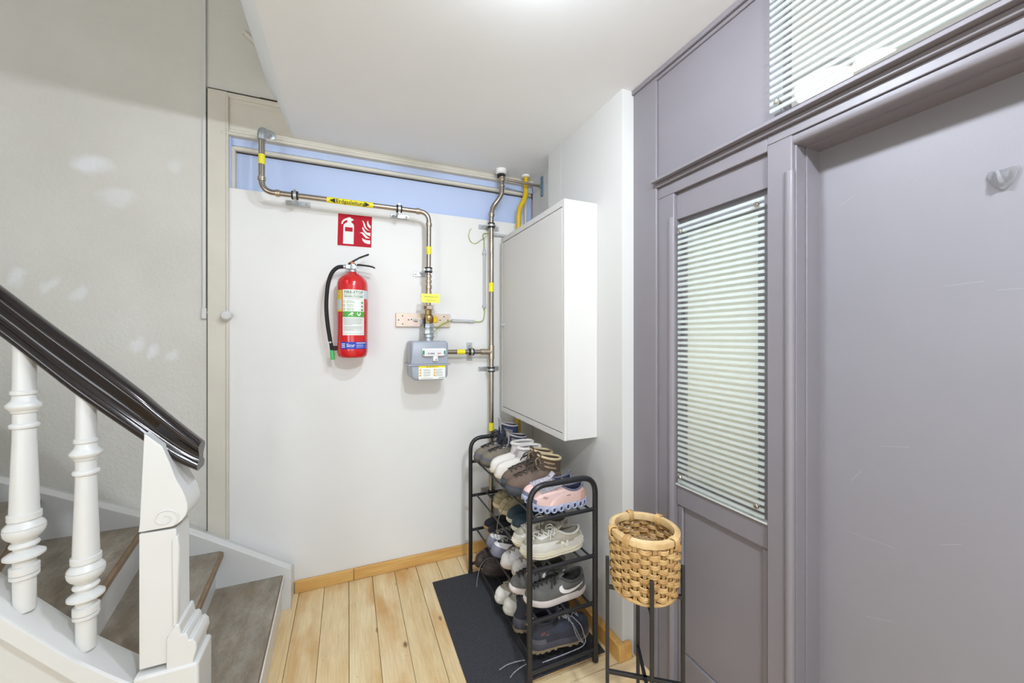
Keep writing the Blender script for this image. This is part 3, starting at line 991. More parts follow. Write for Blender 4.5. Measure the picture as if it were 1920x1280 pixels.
# mounting plate
mp_ = thing('mounting_plate', 'yellow chromated steel plate on the wall behind the gas valve', 'plate', (.425, 2.39, 1.46))
ob('plate', MB().box(.262, .590, 2.382, 2.386, 1.461, 1.541).box(.262, .590, 2.386, 2.404, 1.461, 1.464).box(.262, .590, 2.386, 2.404, 1.538, 1.541).box(.262, .265, 2.386, 2.404, 1.461, 1.541).box(.587, .590, 2.386, 2.404, 1.461, 1.541), M_passiv, mp_, bev=.001)
hl = MB()
for (x, z) in ((.300, 1.525), (.300, 1.476), (.277, 1.500), (.552, 1.525), (.527, 1.503), (.576, 1.503), (.335, 1.502), (.352, 1.504)):
    hl.lathe([(.0, 2.3816), (.004, 2.3816), (.004, 2.3825)], 10, (x, 0, z), 'y', False)
ob('holes', hl, M_dark, mp_, smooth=0)['kind'] = 'stuff'
ob('bracket', MB().box(.362, .374, 2.372, 2.382, 1.494, 1.510).tube([(.37, 2.37, 1.498), (.39, 2.365, 1.498)], .005, 8).box(.402, .424, 2.35, 2.382, 1.47, 1.505), M_zinc, mp_, bev=.001)

# gas meter
gm = thing('gas_meter', 'grey enamelled gas meter hanging under the valve on the back wall', 'meter', (.423, 2.2750, 1.155))


def rbox(x0, x1, z0, z1, rt_, rb_, y, inset=0.0):
    pts = []
    for cx, cz_, a0, r in ((x1 - rt_, z1 - rt_, 0, rt_), (x0 + rt_, z1 - rt_, PI / 2, rt_), (x0 + rb_, z0 + rb_, PI, rb_), (x1 - rb_, z0 + rb_, 1.5 * PI, rb_)):
        for i in range(6):
            a = a0 + PI / 2 * i / 5
            pts.append((cx + (r - min(inset, r * .9)) * math.cos(a), y, cz_ + (r - min(inset, r * .9)) * math.sin(a)))
    return pts


def shell(x0, x1, z0, z1, rt_, rb_):
    return MB().loft([rbox(x0, x1, z0, z1, rt_, rb_, 2.1810, .014), rbox(x0, x1, z0, z1, rt_, rb_, 2.1860, .005), rbox(x0, x1, z0, z1, rt_, rb_, 2.1970), rbox(x0, x1, z0, z1, rt_, rb_, 2.3410), rbox(x0, x1, z0, z1, rt_, rb_, 2.3530, .01)])


ob('upper_case', shell(.318, .532, 1.244, 1.376, .020, .004), M_meter, gm, smooth=40)
ob('lower_case', shell(.320, .530, 1.154, 1.241, .004, .034), M_meter, gm, smooth=40)
ob('flange', MB().loft([rbox(.308, .541, 1.238, 1.2465, .004, .004, 2.1730), rbox(.308, .541, 1.238, 1.2465, .004, .004, 2.3600)]), M_meter, gm)
ct = ob('counter', MB().loft([rbox(.378, .512, 1.290, 1.334, .006, .02, 2.1620), rbox(.378, .512, 1.290, 1.334, .006, .02, 2.1850)]).box(.440, .468, 2.1650, 2.1850, 1.262, 1.295), M_signw, gm, bev=.003)
ob('counter_window', B(.396, .492, 2.1605, 2.1625, 1.297, 1.327), mat('counter_face', (226, 224, 226), .3), ct)
dg_ = MB()
text_mb(dg_, '01842', .012, lambda x, y: (.428 + x, 2.1600, 1.305 + y), 1.3, .02)
ob('digits', dg_, M_black, ct, smooth=0, fix=False)
dg_ = MB()
text_mb(dg_, '367', .012, lambda x, y: (.472 + x, 2.1600, 1.305 + y), 1.2, .02)
ob('digits', dg_, M_signred, ct, smooth=0, fix=False)
ob('green_seal', MB().box(.380, .392, 2.1590, 2.1650, 1.300, 1.324), mat('teal_seal', (60, 150, 120), .5), ct, bev=.003)
ob('green_seal', MB().box(.499, .509, 2.1590, 2.1650, 1.300, 1.322), mat('teal_seal', (60, 150, 120), .5), ct, bev=.003)
ob('screw', MB().lathe([(0, 2.1590), (.006, 2.1610), (.006, 2.1670)], 10, (.455, 0, 1.274), 'y'), M_zinc, ct)
mlab = ob('label', B(.362, .512, 2.1785, 2.1812, 1.160, 1.236), M_paper, gm)
ob('label_head', B(.362, .512, 2.1778, 2.1788, 1.225, 1.236), M_yellow, mlab)
tx = MB()
text_mb(tx, 'BEI GASGERUCH', .009, lambda x, y: (.437 + x, 2.1772, 1.2305 + y), 1.0, .01)
ob('lettering', tx, mat('brown_print', (120, 88, 30), .6), mlab, smooth=0, fix=False)
tl = MB()
for r in range(3):
    for cx in (.388, .455):
        for k in range(3):
            tl.box(cx, cx + random.uniform(.030, .044), 2.1780, 2.1786, 1.215 - r * .015 - k * .004, 1.2165 - r * .015 - k * .004)
tl.box(.372, .44, 2.1780, 2.1786, 1.165, 1.1675).box(.474, .508, 2.1780, 2.1786, 1.165, 1.169)
ob('small_print', tl, M_greyp, mlab, smooth=0)['kind'] = 'stuff'
ic = MB()
for r in range(3):
    for cx in (.366, .444):
        ic.box(cx, cx + .010, 2.1780, 2.1786, 1.207 - r * .015, 1.217 - r * .015)
ob('pictograms', ic, mat('ochre_print', (226, 178, 70), .6), mlab, smooth=0)['kind'] = 'stuff'

# riser pipe from the ceiling down behind the shoe rack
g2 = thing('riser_pipe', 'steel gas riser from the ceiling down the wall beside the cabinet', 'pipe', (.85, YP, 0))
pb = [(.912, YP - .02, 2.49), (.915, YP - .02, 2.40)] + spline([(.917, YP - .02, 2.37), (.914, YP - .018, 2.325), (.893, YP - .01, 2.285), (.866, YP, 2.245), (.853, YP, 2.20)], 5) + [(.851, YP, 2.15), (.851, YP, 0.004)]
ob('tube', MB().tube(pb, RP + .001, 16), M_steel, g2)
rings(g2, (((.917, YP - .02, 2.376), 'z'), ((.852, YP, 2.192), 'z'), ((.852, YP, 2.182), 'z'), ((.851, YP, 1.335), 'z'), ((.851, YP, 1.325), 'z'), ((.851, YP, 1.270), 'z'), ((.851, YP, 1.260), 'z'), ((.795, YP, 1.303), 'x'), ((.785, YP, 1.303), 'x')), RP + .001)
ob('branch', MB().tube([(.5335, YP - .01, 1.306), (.851, YP, 1.303)], RP, 16), M_steel, g2)
ob('tee', MB().tube([(.851, YP, 1.345), (.851, YP, 1.255)], .0185, 16).tube([(.851, YP, 1.303), (.800, YP, 1.303)], .0185, 16), M_steelf, g2)
ob('ceiling_sleeve', MB().lathe([(.036, ZC), (.034, ZC - .025), (.027, ZC - .03)], 20, (.912, YP - .02, 0), 'z').lathe([(.026, ZC - .02), (.026, ZC - .042), (.018, ZC - .046)], 20, (.912, YP - .02, 0), 'z'), M_signw, g2)
ob('sleeve_gasket', MB().lathe([(.0265, ZC - .032), (.0265, ZC - .047), (.017, ZC - .052)], 20, (.912, YP - .02, 0), 'z'), M_rubber, g2)
for (z0, z1) in ((1.690, 1.748), (.794, .846)):
    ob('yellow_band', MB().lathe([(RP + .0018, z0), (RP + .0018, z1)], 16, (.851, YP, 0), 'z', False), M_yellow, g2)
ob('yellow_band', MB().lathe([(RP + .0009, .618), (RP + .0009, .670)], 16, (0, YP - .012, 1.3055), 'x', False), M_yellow, g2)
clamp(g2, (.851, YP, 2.118), 'z', RP + .001, (.785, .925, 2.104, 2.134), True)
clamp(g2, (.715, YP - .008, 1.304), 'x', RP, (.703, .740, 1.246, 1.362))
clamp(g2, (.851, YP, 1.188), 'z', RP + .001, (.782, .925, 1.174, 1.204), True)
clamp(g2, (.851, YP, .395), 'z', RP + .001, (.80, .90, .38, .41), True)

# yellow pipe behind the cabinet
g3 = thing('yellow_pipe', 'bright yellow plastic coated pipe rising from behind the cabinet to the ceiling', 'pipe', (1.04, YP, .5))
ob('tube', MB().tube([(1.098, YP, 2.485)] + spline([(1.098, YP, 2.40), (1.097, YP, 2.36), (1.084, YP, 2.315), (1.057, YP, 2.265), (1.046, YP, 2.21), (1.043, YP, 2.12)], 5) + [(1.040, YP, .02)], .0165, 14), M_ypipe, g3)
ob('ceiling_sleeve', MB().lathe([(.026, ZC), (.025, ZC - .012), (.017, ZC - .014)], 18, (1.098, YP, 0), 'z'), M_signw, g3)

# strut that braces the riser
rd = thing('pipe_brace', 'thin steel rod bracing the riser pipe to a blue-grey plate on the alcove wall', 'brace', (1.178, 2.28, 2.39))
ob('rod', MB().tube([(.9425, 2.298, 2.414), (1.172, 2.262, 2.392)], .0085, 12), M_steel, rd)
ob('pipe_clamp', ring(ring(MB(), (.917, YP - .02, 2.415), 'z', .017, .006, .018), (.917, YP - .02, 2.432), 'z', .017, .004, .008), M_steelf, g2)
ob('plate', MB().box(1.170, 1.180, 2.246, 2.266, 2.325, 2.455).lathe([(.012, 1.160), (.012, 1.170)], 6, (0, 2.258, 2.392), 'x').lathe([(.006, 1.166), (.006, 1.172)], 8, (0, 2.256, 2.44), 'x').lathe([(.006, 1.166), (.006, 1.172)], 8, (0, 2.256, 2.34), 'x'), mat('blue_zinc', (120, 146, 170), .4, metal=.5), rd, bev=.001)

# earth cable with its grey conduits
ec = thing('earth_cable', 'thin green-yellow earth cable in grey conduits between meter plate and riser', 'cable', (.82, 2.39, 1.5))
ob('conduit', MB().tube([(.821, 2.393, 1.585), (.821, 2.393, 1.975)], .0085, 10), M_conduit, ec)
ob('conduit', MB().tube([(.603, 2.393, 1.502), (.752, 2.393, 1.499)], .0095, 10), M_conduit, ec)
ob('conduit', MB().tube([(.868, 2.393, 2.077), (1.0, 2.393, 2.074)], .0095, 10), M_conduit, ec)
for (x, z, a) in ((.821, 1.60, 'v'), (.821, 1.945, 'v'), (.622, 1.502, 'h'), (.735, 1.499, 'h')):
    ob('clip', B(x - .012, x + .012, 2.382, 2.4035, z - .008, z + .008), M_conduit, ec, bev=.002)
cb = [(.478, 2.325, 1.43), (.500, 2.345, 1.448), (.535, 2.36, 1.478), (.580, 2.368, 1.495), (.606, 2.393, 1.502)]
ob('cable', MB().tube(spline(cb, 6), .0028, 6), M_earth, ec)
ob('cable', MB().tube(spline([(.750, 2.393, 1.499), (.785, 2.393, 1.497), (.810, 2.393, 1.505), (.821, 2.393, 1.54), (.821, 2.393, 1.59)], 6), .0028, 6), M_earth, ec)
ob('cable', MB().tube(spline([(.821, 2.393, 1.97), (.819, 2.393, 2.035), (.812, 2.393, 2.062), (.826, 2.393, 2.078), (.87, 2.393, 2.077)], 6), .0028, 6), M_earth, ec)
ob('cable', MB().tube(spline([(.835, 2.37, 2.058), (.800, 2.385, 2.034), (.765, 2.393, 2.008), (.735, 2.395, 2.012), (.716, 2.395, 2.045), (.722, 2.395, 2.085), (.735, 2.398, 2.10)], 7), .0018, 6), M_earth, ec)

# white conduit on the plaster wall and the small round buffer
cd = thing('wall_conduit', 'thin white conduit running down the plaster wall beside the casing', 'conduit', (-.665, 2.395, 1.49))
ob('duct', MB().box(-.676, -.662, 2.390, 2.4055, 1.52, 4.0), M_trim, cd, bev=.002)
ob('end_piece', MB().box(-.679, -.659, 2.385, 2.4055, 1.490, 1.545).box(-.659, -.652, 2.392, 2.4055, 1.520, 1.528), M_trim, cd, bev=.003)
bf = thing('door_buffer', 'small white round buffer on the casing left of the white boards', 'buffer', (-.572, 2.392, 1.508))
ob('knob', MB().lathe([(.011, 2.392), (.012, 2.366), (.022, 2.364), (.024, 2.350), (.018, 2.342), (.0, 2.340)], 20, (-.567, 0, 1.508), 'y'), M_trim, bf)
ob('base', MB().lathe([(.017, 2.392), (.016, 2.386), (.012, 2.384)], 20, (-.567, 0, 1.508), 'y'), M_cream, bf)

# fire extinguisher sign
sg = thing('fire_sign', 'square red and white fire extinguisher sign under the gas pipe', 'sign', (.036, 2.403, 1.915))
SG = lambda u, v, d=0: (-.0585 + .193 * u + .0045 * (v - 1), 2.4015 - d, 1.9145 + .1935 * v + .002 * u)
ob('panel', MB().add([SG(0, 0), SG(1, 0), SG(1, 1), SG(0, 1), SG(0, 0, -.002), SG(1, 0, -.002), SG(1, 1, -.002), SG(0, 1, -.002)], [(0, 1, 2, 3), (7, 6, 5, 4), (0, 4, 5, 1), (1, 5, 6, 2), (2, 6, 7, 3), (3, 7, 4, 0)]), M_signw, sg, smooth=0)
e = .03
ob('red_field', MB().add([SG(e, e, .0006), SG(1 - e, e, .0006), SG(1 - e, 1 - e, .0006), SG(e, 1 - e, .0006)], [(0, 1, 2, 3)]), M_signred, sg, smooth=0, fix=False)


def flat(polys, m, d=.0012, name='pictogram'):
    mb = MB()
    for p in polys:
        mb.add([SG(u, v, d) for u, v in p], [tuple(range(len(p)))])
    return ob(name, mb, m, sg, smooth=0, fix=False)


bottle = [(.18, .09), (.47, .09), (.47, .60), (.465, .66), (.44, .705), (.395, .735), (.395, .78), (.435, .79), (.455, .815), (.43, .845), (.38, .86), (.375, .885), (.30, .885), (.30, .865), (.24, .845), (.175, .80), (.14, .755), (.125, .70), (.125, .665), (.16, .665), (.165, .70), (.19, .745), (.24, .785), (.285, .795), (.285, .735), (.235, .70), (.19, .66), (.18, .60)]
flat([bottle], M_signw)
flat([[(.225, .46), (.435, .46), (.435, .585), (.225, .585)]], M_signred, .0018)
flames = [[(.935, .135), (.935, .245), (.85, .245), (.76, .265), (.70, .305), (.715, .225), (.77, .165), (.85, .135)],
          [(.63, .455), (.69, .44), (.74, .375), (.81, .30), (.93, .305), (.86, .345), (.80, .40), (.75, .455), (.70, .475)],
          [(.935, .37), (.935, .475), (.84, .475), (.79, .52), (.74, .60), (.715, .645), (.70, .58), (.73, .51), (.80, .43), (.87, .39)],
          [(.93, .535), (.85, .575), (.80, .645), (.77, .735), (.735, .80), (.69, .835), (.72, .76), (.735, .69), (.77, .61), (.84, .55)],
          [(.935, .60), (.94, .685), (.905, .71), (.87, .77), (.86, .845), (.83, .79), (.83, .72), (.87, .645)]]
flat(flames, M_signw, .0014)

# fire extinguisher
EX, EY, ER = .0215, 2.302, .0790
fe = thing('fire_extinguisher', 'red fire extinguisher with black hose hanging on the white back wall', 'extinguisher', (EX, EY, 1.285))
body = [(.0, 1.300), (.045, 1.292), (.050, 1.285), (.066, 1.287), (.074, 1.297), (.0785, 1.318), (ER, 1.335), (ER, 1.675), (.0775, 1.695), (.072, 1.712), (.060, 1.728), (.042, 1.742), (.028, 1.750), (.024, 1.756)]
ob('cylinder', MB().lathe(body, 48, (EX, EY, 0)), M_red, fe, smooth=50)
ob('neck', MB().lathe([(.021, 1.752), (.021, 1.768), (.017, 1.772), (.017, 1.800), (.012, 1.806)], 16, (EX, EY, 0)).box(EX - .035, EX + .012, EY - .012, EY + .012, 1.772, 1.796).lathe([(.011, EX - .048), (.011, EX - .034)], 12, (0, EY, 1.784), 'x'), M_zinc, fe, bev=.002)
ob('pin', MB().lathe([(0, EY - .026), (.013, EY - .024), (.013, EY - .012)], 14, (EX + .006, 0, 1.783), 'y').lathe([(.003, EY - .03), (.003, EY + .03)], 8, (EX + .02, 0, 1.797), 'y'), M_zinc, fe)
ob('safety_clip', MB().box(EX - .010, EX + .010, EY - .014, EY + .014, 1.800, 1.812), M_orange, fe, bev=.003)
lv = MB()
lv.loft([[(x, EY - w, z - t), (x, EY + w, z - t), (x, EY + w, z + t), (x, EY - w, z + t)] for x, z, w, t in ((EX - .022, 1.800, .011, .004), (EX + .004, 1.817, .012, .0045), (EX + .035, 1.838, .011, .004), (EX + .066, 1.853, .011, .004), (EX + .085, 1.861, .010, .0045))])
ob('lever', lv, M_black, fe, bev=.002)
lv = MB()
lv.loft([[(x, EY - w, z - t), (x, EY + w, z - t), (x, EY + w, z + t), (x, EY - w, z + t)] for x, z, w, t in ((EX + .010, 1.799, .011, .004), (EX + .040, 1.799, .012, .0035), (EX + .085, 1.796, .011, .0035), (EX + .106, 1.792, .010, .0035), (EX + .118, 1.786, .009, .003))])
ob('carry_handle', lv, M_black, fe, bev=.002)
hp = spline([(EX - .045, EY, 1.784), (EX - .075, EY, 1.777), (EX - .103, EY - .005, 1.745), (EX - .122, EY - .01, 1.68), (EX - .130, EY - .012, 1.58), (EX - .125, EY - .012, 1.48), (EX - .111, EY - .005, 1.375)], 7)
ob('hose', MB().tube(hp, .0105, 12), M_rubber, fe)
nz = MB().tube([(EX - .1105, EY - .005, 1.378), (EX - .1085, EY - .004, 1.366)], .0085, 12)
ob('ferrule', nz, M_chrome, fe)
ob('nozzle_grip', MB().tube([(EX - .108, EY - .004, 1.366), (EX - .103, EY, 1.326)], .0095, 12), M_rubber, fe)
ob('nozzle', MB().tube([(EX - .104, EY, 1.332), (EX - .101, EY, 1.310), (EX - .098, EY + .002, 1.276)], [.009, .0115, .0105], 12), M_lime, fe)
ob('hose_clip', MB().box(EX - .105, EX - .068, EY - .006, EY + .012, 1.325, 1.350), M_rubber, fe, bev=.004)
ob('wall_bracket', MB().box(EX - .035, EX + .035, 2.378, 2.4035, 1.60, 1.77).box(EX - .012, EX + .012, 2.30, 2.39, 1.752, 1.764), M_zinc, fe, bev=.002)


def cyl(x, z, r):
    """x: arc length to the right of the front line"""
    a = x / ER
    return (EX + r * math.sin(a), EY - r * math.cos(a), z)


def wrap(x0, x1, z0, z1, d):
    n = max(2, int(abs(x1 - x0) / .004))
    return MB().grid(lambda i, j: cyl(x0 + (x1 - x0) * i / n, z0 + (z1 - z0) * j, ER + d), n + 1, 2)


def lab(name, x0, x1, z0, z1, d, m, parent):
    return ob(name, wrap(x0, x1, z0, z1, d), m, parent, smooth=60, fix=False)


L0 = lab('label', -.052, .064, 1.408, 1.652, .0008, M_paper, fe)
L0['label'] = 'white instruction label with green print reading FIRE-STOP FEUERLÖSCHER'
lab('label_flag', .064, .100, 1.606, 1.652, .0008, mat('pale_blue_paper', (214, 226, 234), .5), fe)
lab('green_field', -.052, .064, 1.505, 1.535, .0014, M_green, L0)
lab('label_line', -.050, .062, 1.6245, 1.6255, .0014, M_darkgreen, L0)
cx = .006


def ctext(s, size, x, z, m, parent, sx=1.0, bold=.0, d=.0017, name='lettering'):
    return ob(name, text_mb(MB(), s, size, lambda u, v: cyl(x + u, z + v, ER + d), sx, bold), m, parent, smooth=0, fix=False)


ctext('FIRE-STOP', .0215, cx, 1.6375, M_darkgreen, L0, 1.02, .012)
ctext('FEUERLÖSCHER', .0140, cx, 1.6145, M_darkgreen, L0, 1.0, .008)
lab('label_line', -.024, .036, 1.6025, 1.6040, .0014, M_greyp, L0)
for i, (n, t1, t2) in enumerate((('1', 'SICHERUNG', 'HERAUSZIEHEN'), ('2', 'AUF KNOPF', 'DRÜCKEN'), ('3', 'LÖSCHDÜSE', 'BETÄTIGEN'))):
    z = 1.587 - i * .0205
    ctext(n, .0165, -.044, z, M_darkgreen, L0, 1, .02)
    ctext(t1, .0062, -.012, z + .004, M_green, L0, 1, .01)
    ctext(t2, .0062, -.010, z - .004, M_green, L0, 1, .01)
for i, z in enumerate((1.583, 1.563, 1.544)):
    lab('pictogram', .044, .056, z - .005, z + .005, .0014, M_green if i != 1 else M_greyp, L0)
for k, pts in enumerate(([(-.020, -.009), (.000, -.009), (.002, -.004), (-.010, .000), (.004, .002), (.004, .010), (-.008, .010), (-.010, .004), (-.020, -.002)], [(.022, .010), (.042, .010), (.042, .000), (.036, -.008), (.032, -.011), (.028, -.008), (.022, .000)])):
    ob('pictogram', MB().add([cyl(x, 1.520 + z, ER + .0018) for x, z in pts], [tuple(range(len(pts)))]), M_signw, L0, smooth=0, fix=False)
sp_ = MB()
for i in range(17):
    z = 1.499 - i * .0044
    if i in (9, 16):
        continue
    w = .108 * (1 if i not in (8, 14) else .5) * random.uniform(.86, 1)
    m_ = wrap(-.048, -.048 + w, z - .0007, z + .0007, .0014)
    sp_.add(m_.v, m_.f)
ob('small_print', sp_, M_greyp, L0, smooth=0, fix=False)['kind'] = 'stuff'
lab('label_line', -.050, .062, 1.4165, 1.4175, .0014, M_darkgreen, L0)
L1 = lab('side_label', -.106, -.056, 1.535, 1.650, .0008, mat('side_label_yellow', (236, 200, 40), .5), fe)
lab('side_field', -.104, -.060, 1.545, 1.600, .0013, mat('side_label_grey', (206, 204, 196), .5), L1)
for z in (1.645, 1.636, 1.622, 1.610, 1.600):
    lab('side_line', -.104, -.062, z - .0008, z + .0008, .0013, M_greyp, L1)
L2 = ob('inspection_badge', MB().add([cyl(.112 + .024 * math.cos(2 * PI * k / 6 + PI / 2) * .8, 1.570 + .028 * math.sin(2 * PI * k / 6 + PI / 2), ER + .001) for k in range(6)], [tuple(range(6))]), M_ypipe, fe, smooth=0, fix=False)
L3 = lab('maker_label', -.062, .086, 1.334, 1.372, .0008, M_bluep, fe)
L3['label'] = 'blue label with white script'
ctext('Sicur', .026, -.010, 1.353, M_signw, L3, .8, .01)
for k, z in enumerate((1.362, 1.353, 1.344)):
    lab('stripe', -.058, -.038, z - .003, z + .003, .0013, mat('pale_blue_print', (190, 204, 236), .5), L3)
lab('stripe', .018, .078, 1.364, 1.368, .0013, M_signw, L3)
for z in (1.357, 1.352, 1.347, 1.341):
    lab('stripe', .018, .060, z - .001, z + .001, .0013, mat('pale_blue_print', (190, 204, 236), .5), L3)
lab('stripe', .066, .080, 1.340, 1.358, .0013, mat('mid_blue_print', (96, 124, 206), .5), L3)

# ------------------------------------------------------------------ wall cabinet
kb = thing('wall_cabinet', 'white sheet metal meter cabinet on the right wall above the shoe rack', 'cabinet', (1.0, 1.95, .915))
CX0, CY0, CY1, CZ0, CZ1 = .917, 1.537, 2.335, .918, 2.038
ob('body', MB().box(CX0 + .016, XW - .0005, CY0, CY1, CZ0, CZ1), M_cab, kb, bev=.002)
ob('frame', MB().box(CX0, CX0 + .016, CY0, CY1, CZ0, CZ0 + .030).box(CX0, CX0 + .016, CY0, CY1, CZ1 - .030, CZ1).box(CX0, CX0 + .016, CY0, CY0 + .020, CZ0 + .03, CZ1 - .03).box(CX0, CX0 + .016, CY1 - .020, CY1, CZ0 + .03, CZ1 - .03), M_cab, kb, bev=.0012)
dr = ob('door', B(CX0 + .001, CX0 + .013, CY0 + .024, CY1 - .023, CZ0 + .034, CZ1 - .034), M_cab, kb, bev=.0015)
ob('gap_seal', B(CX0 + .011, CX0 + .0165, CY0 + .02, CY1 - .02, CZ0 + .03, CZ1 - .03), M_dark, kb)
lk = MB().lathe([(.011, CX0 + .001), (.011, CX0 - .004), (.006, CX0 - .005), (.006, CX0 - .016), (.010, CX0 - .018), (.010, CX0 - .022), (0, CX0 - .023)], 14, (0, CY1 - .050, 1.477), 'x')
ob('lock_knob', lk, M_conduit, dr)

# ------------------------------------------------------------------ doormat and plastic hook
dm = tag(ob('doormat', B(.440, 1.048, 1.407, 2.187, 0.0008, .007), M_mat, bev=.002, origin=(.74, 1.8, 0.0008)), 'charcoal needle felt mat under the shoe rack', 'mat')
hk = thing('adhesive_hook', 'clear plastic adhesive hook stuck high on the mauve door', 'hook', (1.282, .342, 1.72))
shp = [(.322, 1.757), (.362, 1.757), (.364, 1.745), (.358, 1.728), (.348, 1.715), (.342, 1.711), (.336, 1.715), (.326, 1.728), (.320, 1.745)]
ob('backplate', MB().prism(shp, 1.276, 1.2815, 'x'), M_clearp, hk, bev=.0015)
shp2 = [(.331, 1.748), (.353, 1.748), (.352, 1.735), (.342, 1.722), (.332, 1.735)]
ob('hook', MB().prism(shp2, 1.266, 1.277, 'x').tube([(1.272, .350, 1.752), (1.262, .346, 1.748), (1.256, .342, 1.738), (1.262, .342, 1.726), (1.272, .342, 1.722)], .003, 8), M_clearp, hk, bev=.001)

# ================================================================== SHOE RACK
RX0, RX1, RY0, RY1 = .665, .978, 1.383, 2.188
rk = thing('shoe_rack', 'black tubular steel shoe rack with four wire shelves full of shoes', 'rack', (.82, 1.785, .007))
TIER = [.058, .257, .460, .660]
for y in (RY0, RY1):
    p = [(RX0, y, .007)] + bend((RX0, y, .5), (RX0, y, .800), (.8, y, .800), .075, 10) + bend((.8, y, .800), (RX1, y, .800), (RX1, y, .5), .075, 10) + [(RX1, y, .007)]
    ef = ob('end_frame', MB().tube(p, .0118, 14), M_rack, rk)
    for x in (RX0, RX1):
        ob('foot_cap', MB().lathe([(.0135, .0072), (.0135, .020), (.012, .024)], 12, (x, y, 0)), M_rubber, ef)
for z in TIER:
    for y in (RY0, RY1):
        ob('cross_bar', MB().tube([(RX0, y, z), (RX1, y, z)], .0085, 10), M_rack, rk)
    for x in (.700, .765, .835, .905, .950):
        ob('shelf_rail', MB().tube([(x, RY0, z + .003), (x, RY1, z + .003)], .0048, 8), M_rack, rk)
for z in TIER[1:3]:
    ob('bolt', MB().lathe([(0, RX0 - .014), (.004, RX0 - .013), (.004, RX0 - .010)], 8, (0, RY0, z), 'x'), M_chrome, rk)


# ================================================================== SHOES
def sm(t):
    t = max(0.0, min(1.0, t))
    return t * t * (3 - 2 * t)


WT = [(0, .74), (.12, .84), (.28, .78), (.42, .77), (.58, .90), (.72, 1.0), (.84, .97), (.93, .88), (1, .78)]
STY = dict(L=.275, hw=.046, sole=.026, spring=.012, power=.58, xc=.080, a=.058, b=.031, zc=.088, tilt=.006, dip=.016, toe=.040, ins=.055, drop=.012,
           ankle=None, flare=1.02, laces=None, rows=5, u0=.42, u1=.96, tongue=.03, bow=True, lw=.0026, eye=.016)


class Shoe:
    def __init__(s, side, **kw):
        s.__dict__.update(STY)
        s.__dict__.update(kw)
        s.side = side

    def out(s, th, k=1.0):
        c, n = math.cos(th), math.sin(th)
        t = .5 + .5 * c
        y = s.hw * interp(WT, t) * abs(n) ** s.power * (1 if n >= 0 else -1) * k
        x = s.L * (.5 + .5 * c * k)
        y += s.side * s.hw * (.16 * t * t - .05)
        return x, y, t

    def zb(s, t):
        return s.spring * max(0.0, (t - .68) / .32) ** 2 + .004 * max(0.0, (.12 - t) / .12) ** 2

    def loop(s, th, xc, a, b, z, tilt, dip):
        c, n = math.cos(th), math.sin(th)
        return Vector((xc + a * c, b * n * (1 - .12 * c) + s.side * s.hw * -.03, z + tilt * c - dip * n * n))

    def collar(s, th):
        return s.loop(th, s.xc, s.a, s.b, s.zc, s.tilt, s.dip)

    def P(s, th, u):
        x, y, t = s.out(th, .975)
        B0 = Vector((x, y, s.sole - .003 + s.zb(t)))
        c = math.cos(th)
        f = ((1 + c) / 2) ** 2.2
        if s.ankle:
            A = s.loop(th, *s.ankle)
        else:
            A = s.collar(th)
        zA = A.z
        k1 = s.toe * f * 1.25 + (zA - s.sole) * .5 * (1 - f)
        B1 = B0 + Vector((.004 * c, .004 * math.sin(th), k1))
        B2 = A + Vector((s.ins * f - .004 * (1 - f) * (c < 0), .006 * math.sin(th) * (1 - f), -s.drop * f - (zA - s.sole) * .30 * (1 - f)))
        if s.ankle and u > .6:
            q = (u - .6) / .4
            Cc = s.collar(th)
            m = A + Vector((-.006 * f, .0, (Cc.z - A.z) * .45)) if False else A.lerp(Cc, .5)
            m = m + Vector((.004 * (1 - f) * -1 if c < 0 else -.005 * f, 0, 0))
            return A * (1 - q) ** 2 + m * 2 * q * (1 - q) + Cc * q * q
        q = u / .6 if s.ankle else u
        return B0 * (1 - q) ** 3 + B1 * 3 * q * (1 - q) ** 2 + B2 * 3 * q * q * (1 - q) + A * q ** 3

    def N(s, th, u):
        e = .01
        a = s.P(th + e, u) - s.P(th - e, u)
        b = s.P(th, min(1, u + e)) - s.P(th, max(0, u - e))
        n = a.cross(b)
        n = n.normalized() if n.length > 1e-12 else Vector((0, 0, 1))
        return n

    def Q(s, th, u, d):
        return s.P(th, u) + s.N(th, u) * d

    def eyelet(s, u, sg, d=.002, w=None):
        lo, hi = 0.0, 1.5
        w = w or s.eye
        y0 = s.P(0, u).y
        for _ in range(18):
            m = (lo + hi) / 2
            if abs(s.P(sg * m, u).y - y0) < w:
                lo = m
            else:
                hi = m
        return s.Q(sg * lo, u, d)

    def patch(s, t0, t1, u0, u1, d, nt=18, nu=6):
        def fn(i, j):
            th = t0 + (t1 - t0) * i / nt
            a = u0(th) if callable(u0) else u0
            b = u1(th) if callable(u1) else u1
            return s.Q(th, a + (b - a) * j / nu, d)
        return MB().grid(fn, nt + 1, nu + 1)

    def band(s, pts_lo, pts_hi, d):
        """strip between two rows of (theta, u)"""
        n = len(pts_lo)
        return MB().grid(lambda i, j: s.Q(*(pts_lo[i] if j == 0 else pts_hi[i] if j == 2 else ((pts_lo[i][0] + pts_hi[i][0]) / 2, (pts_lo[i][1] + pts_hi[i][1]) / 2)), d), n, 3)


NTH = 44


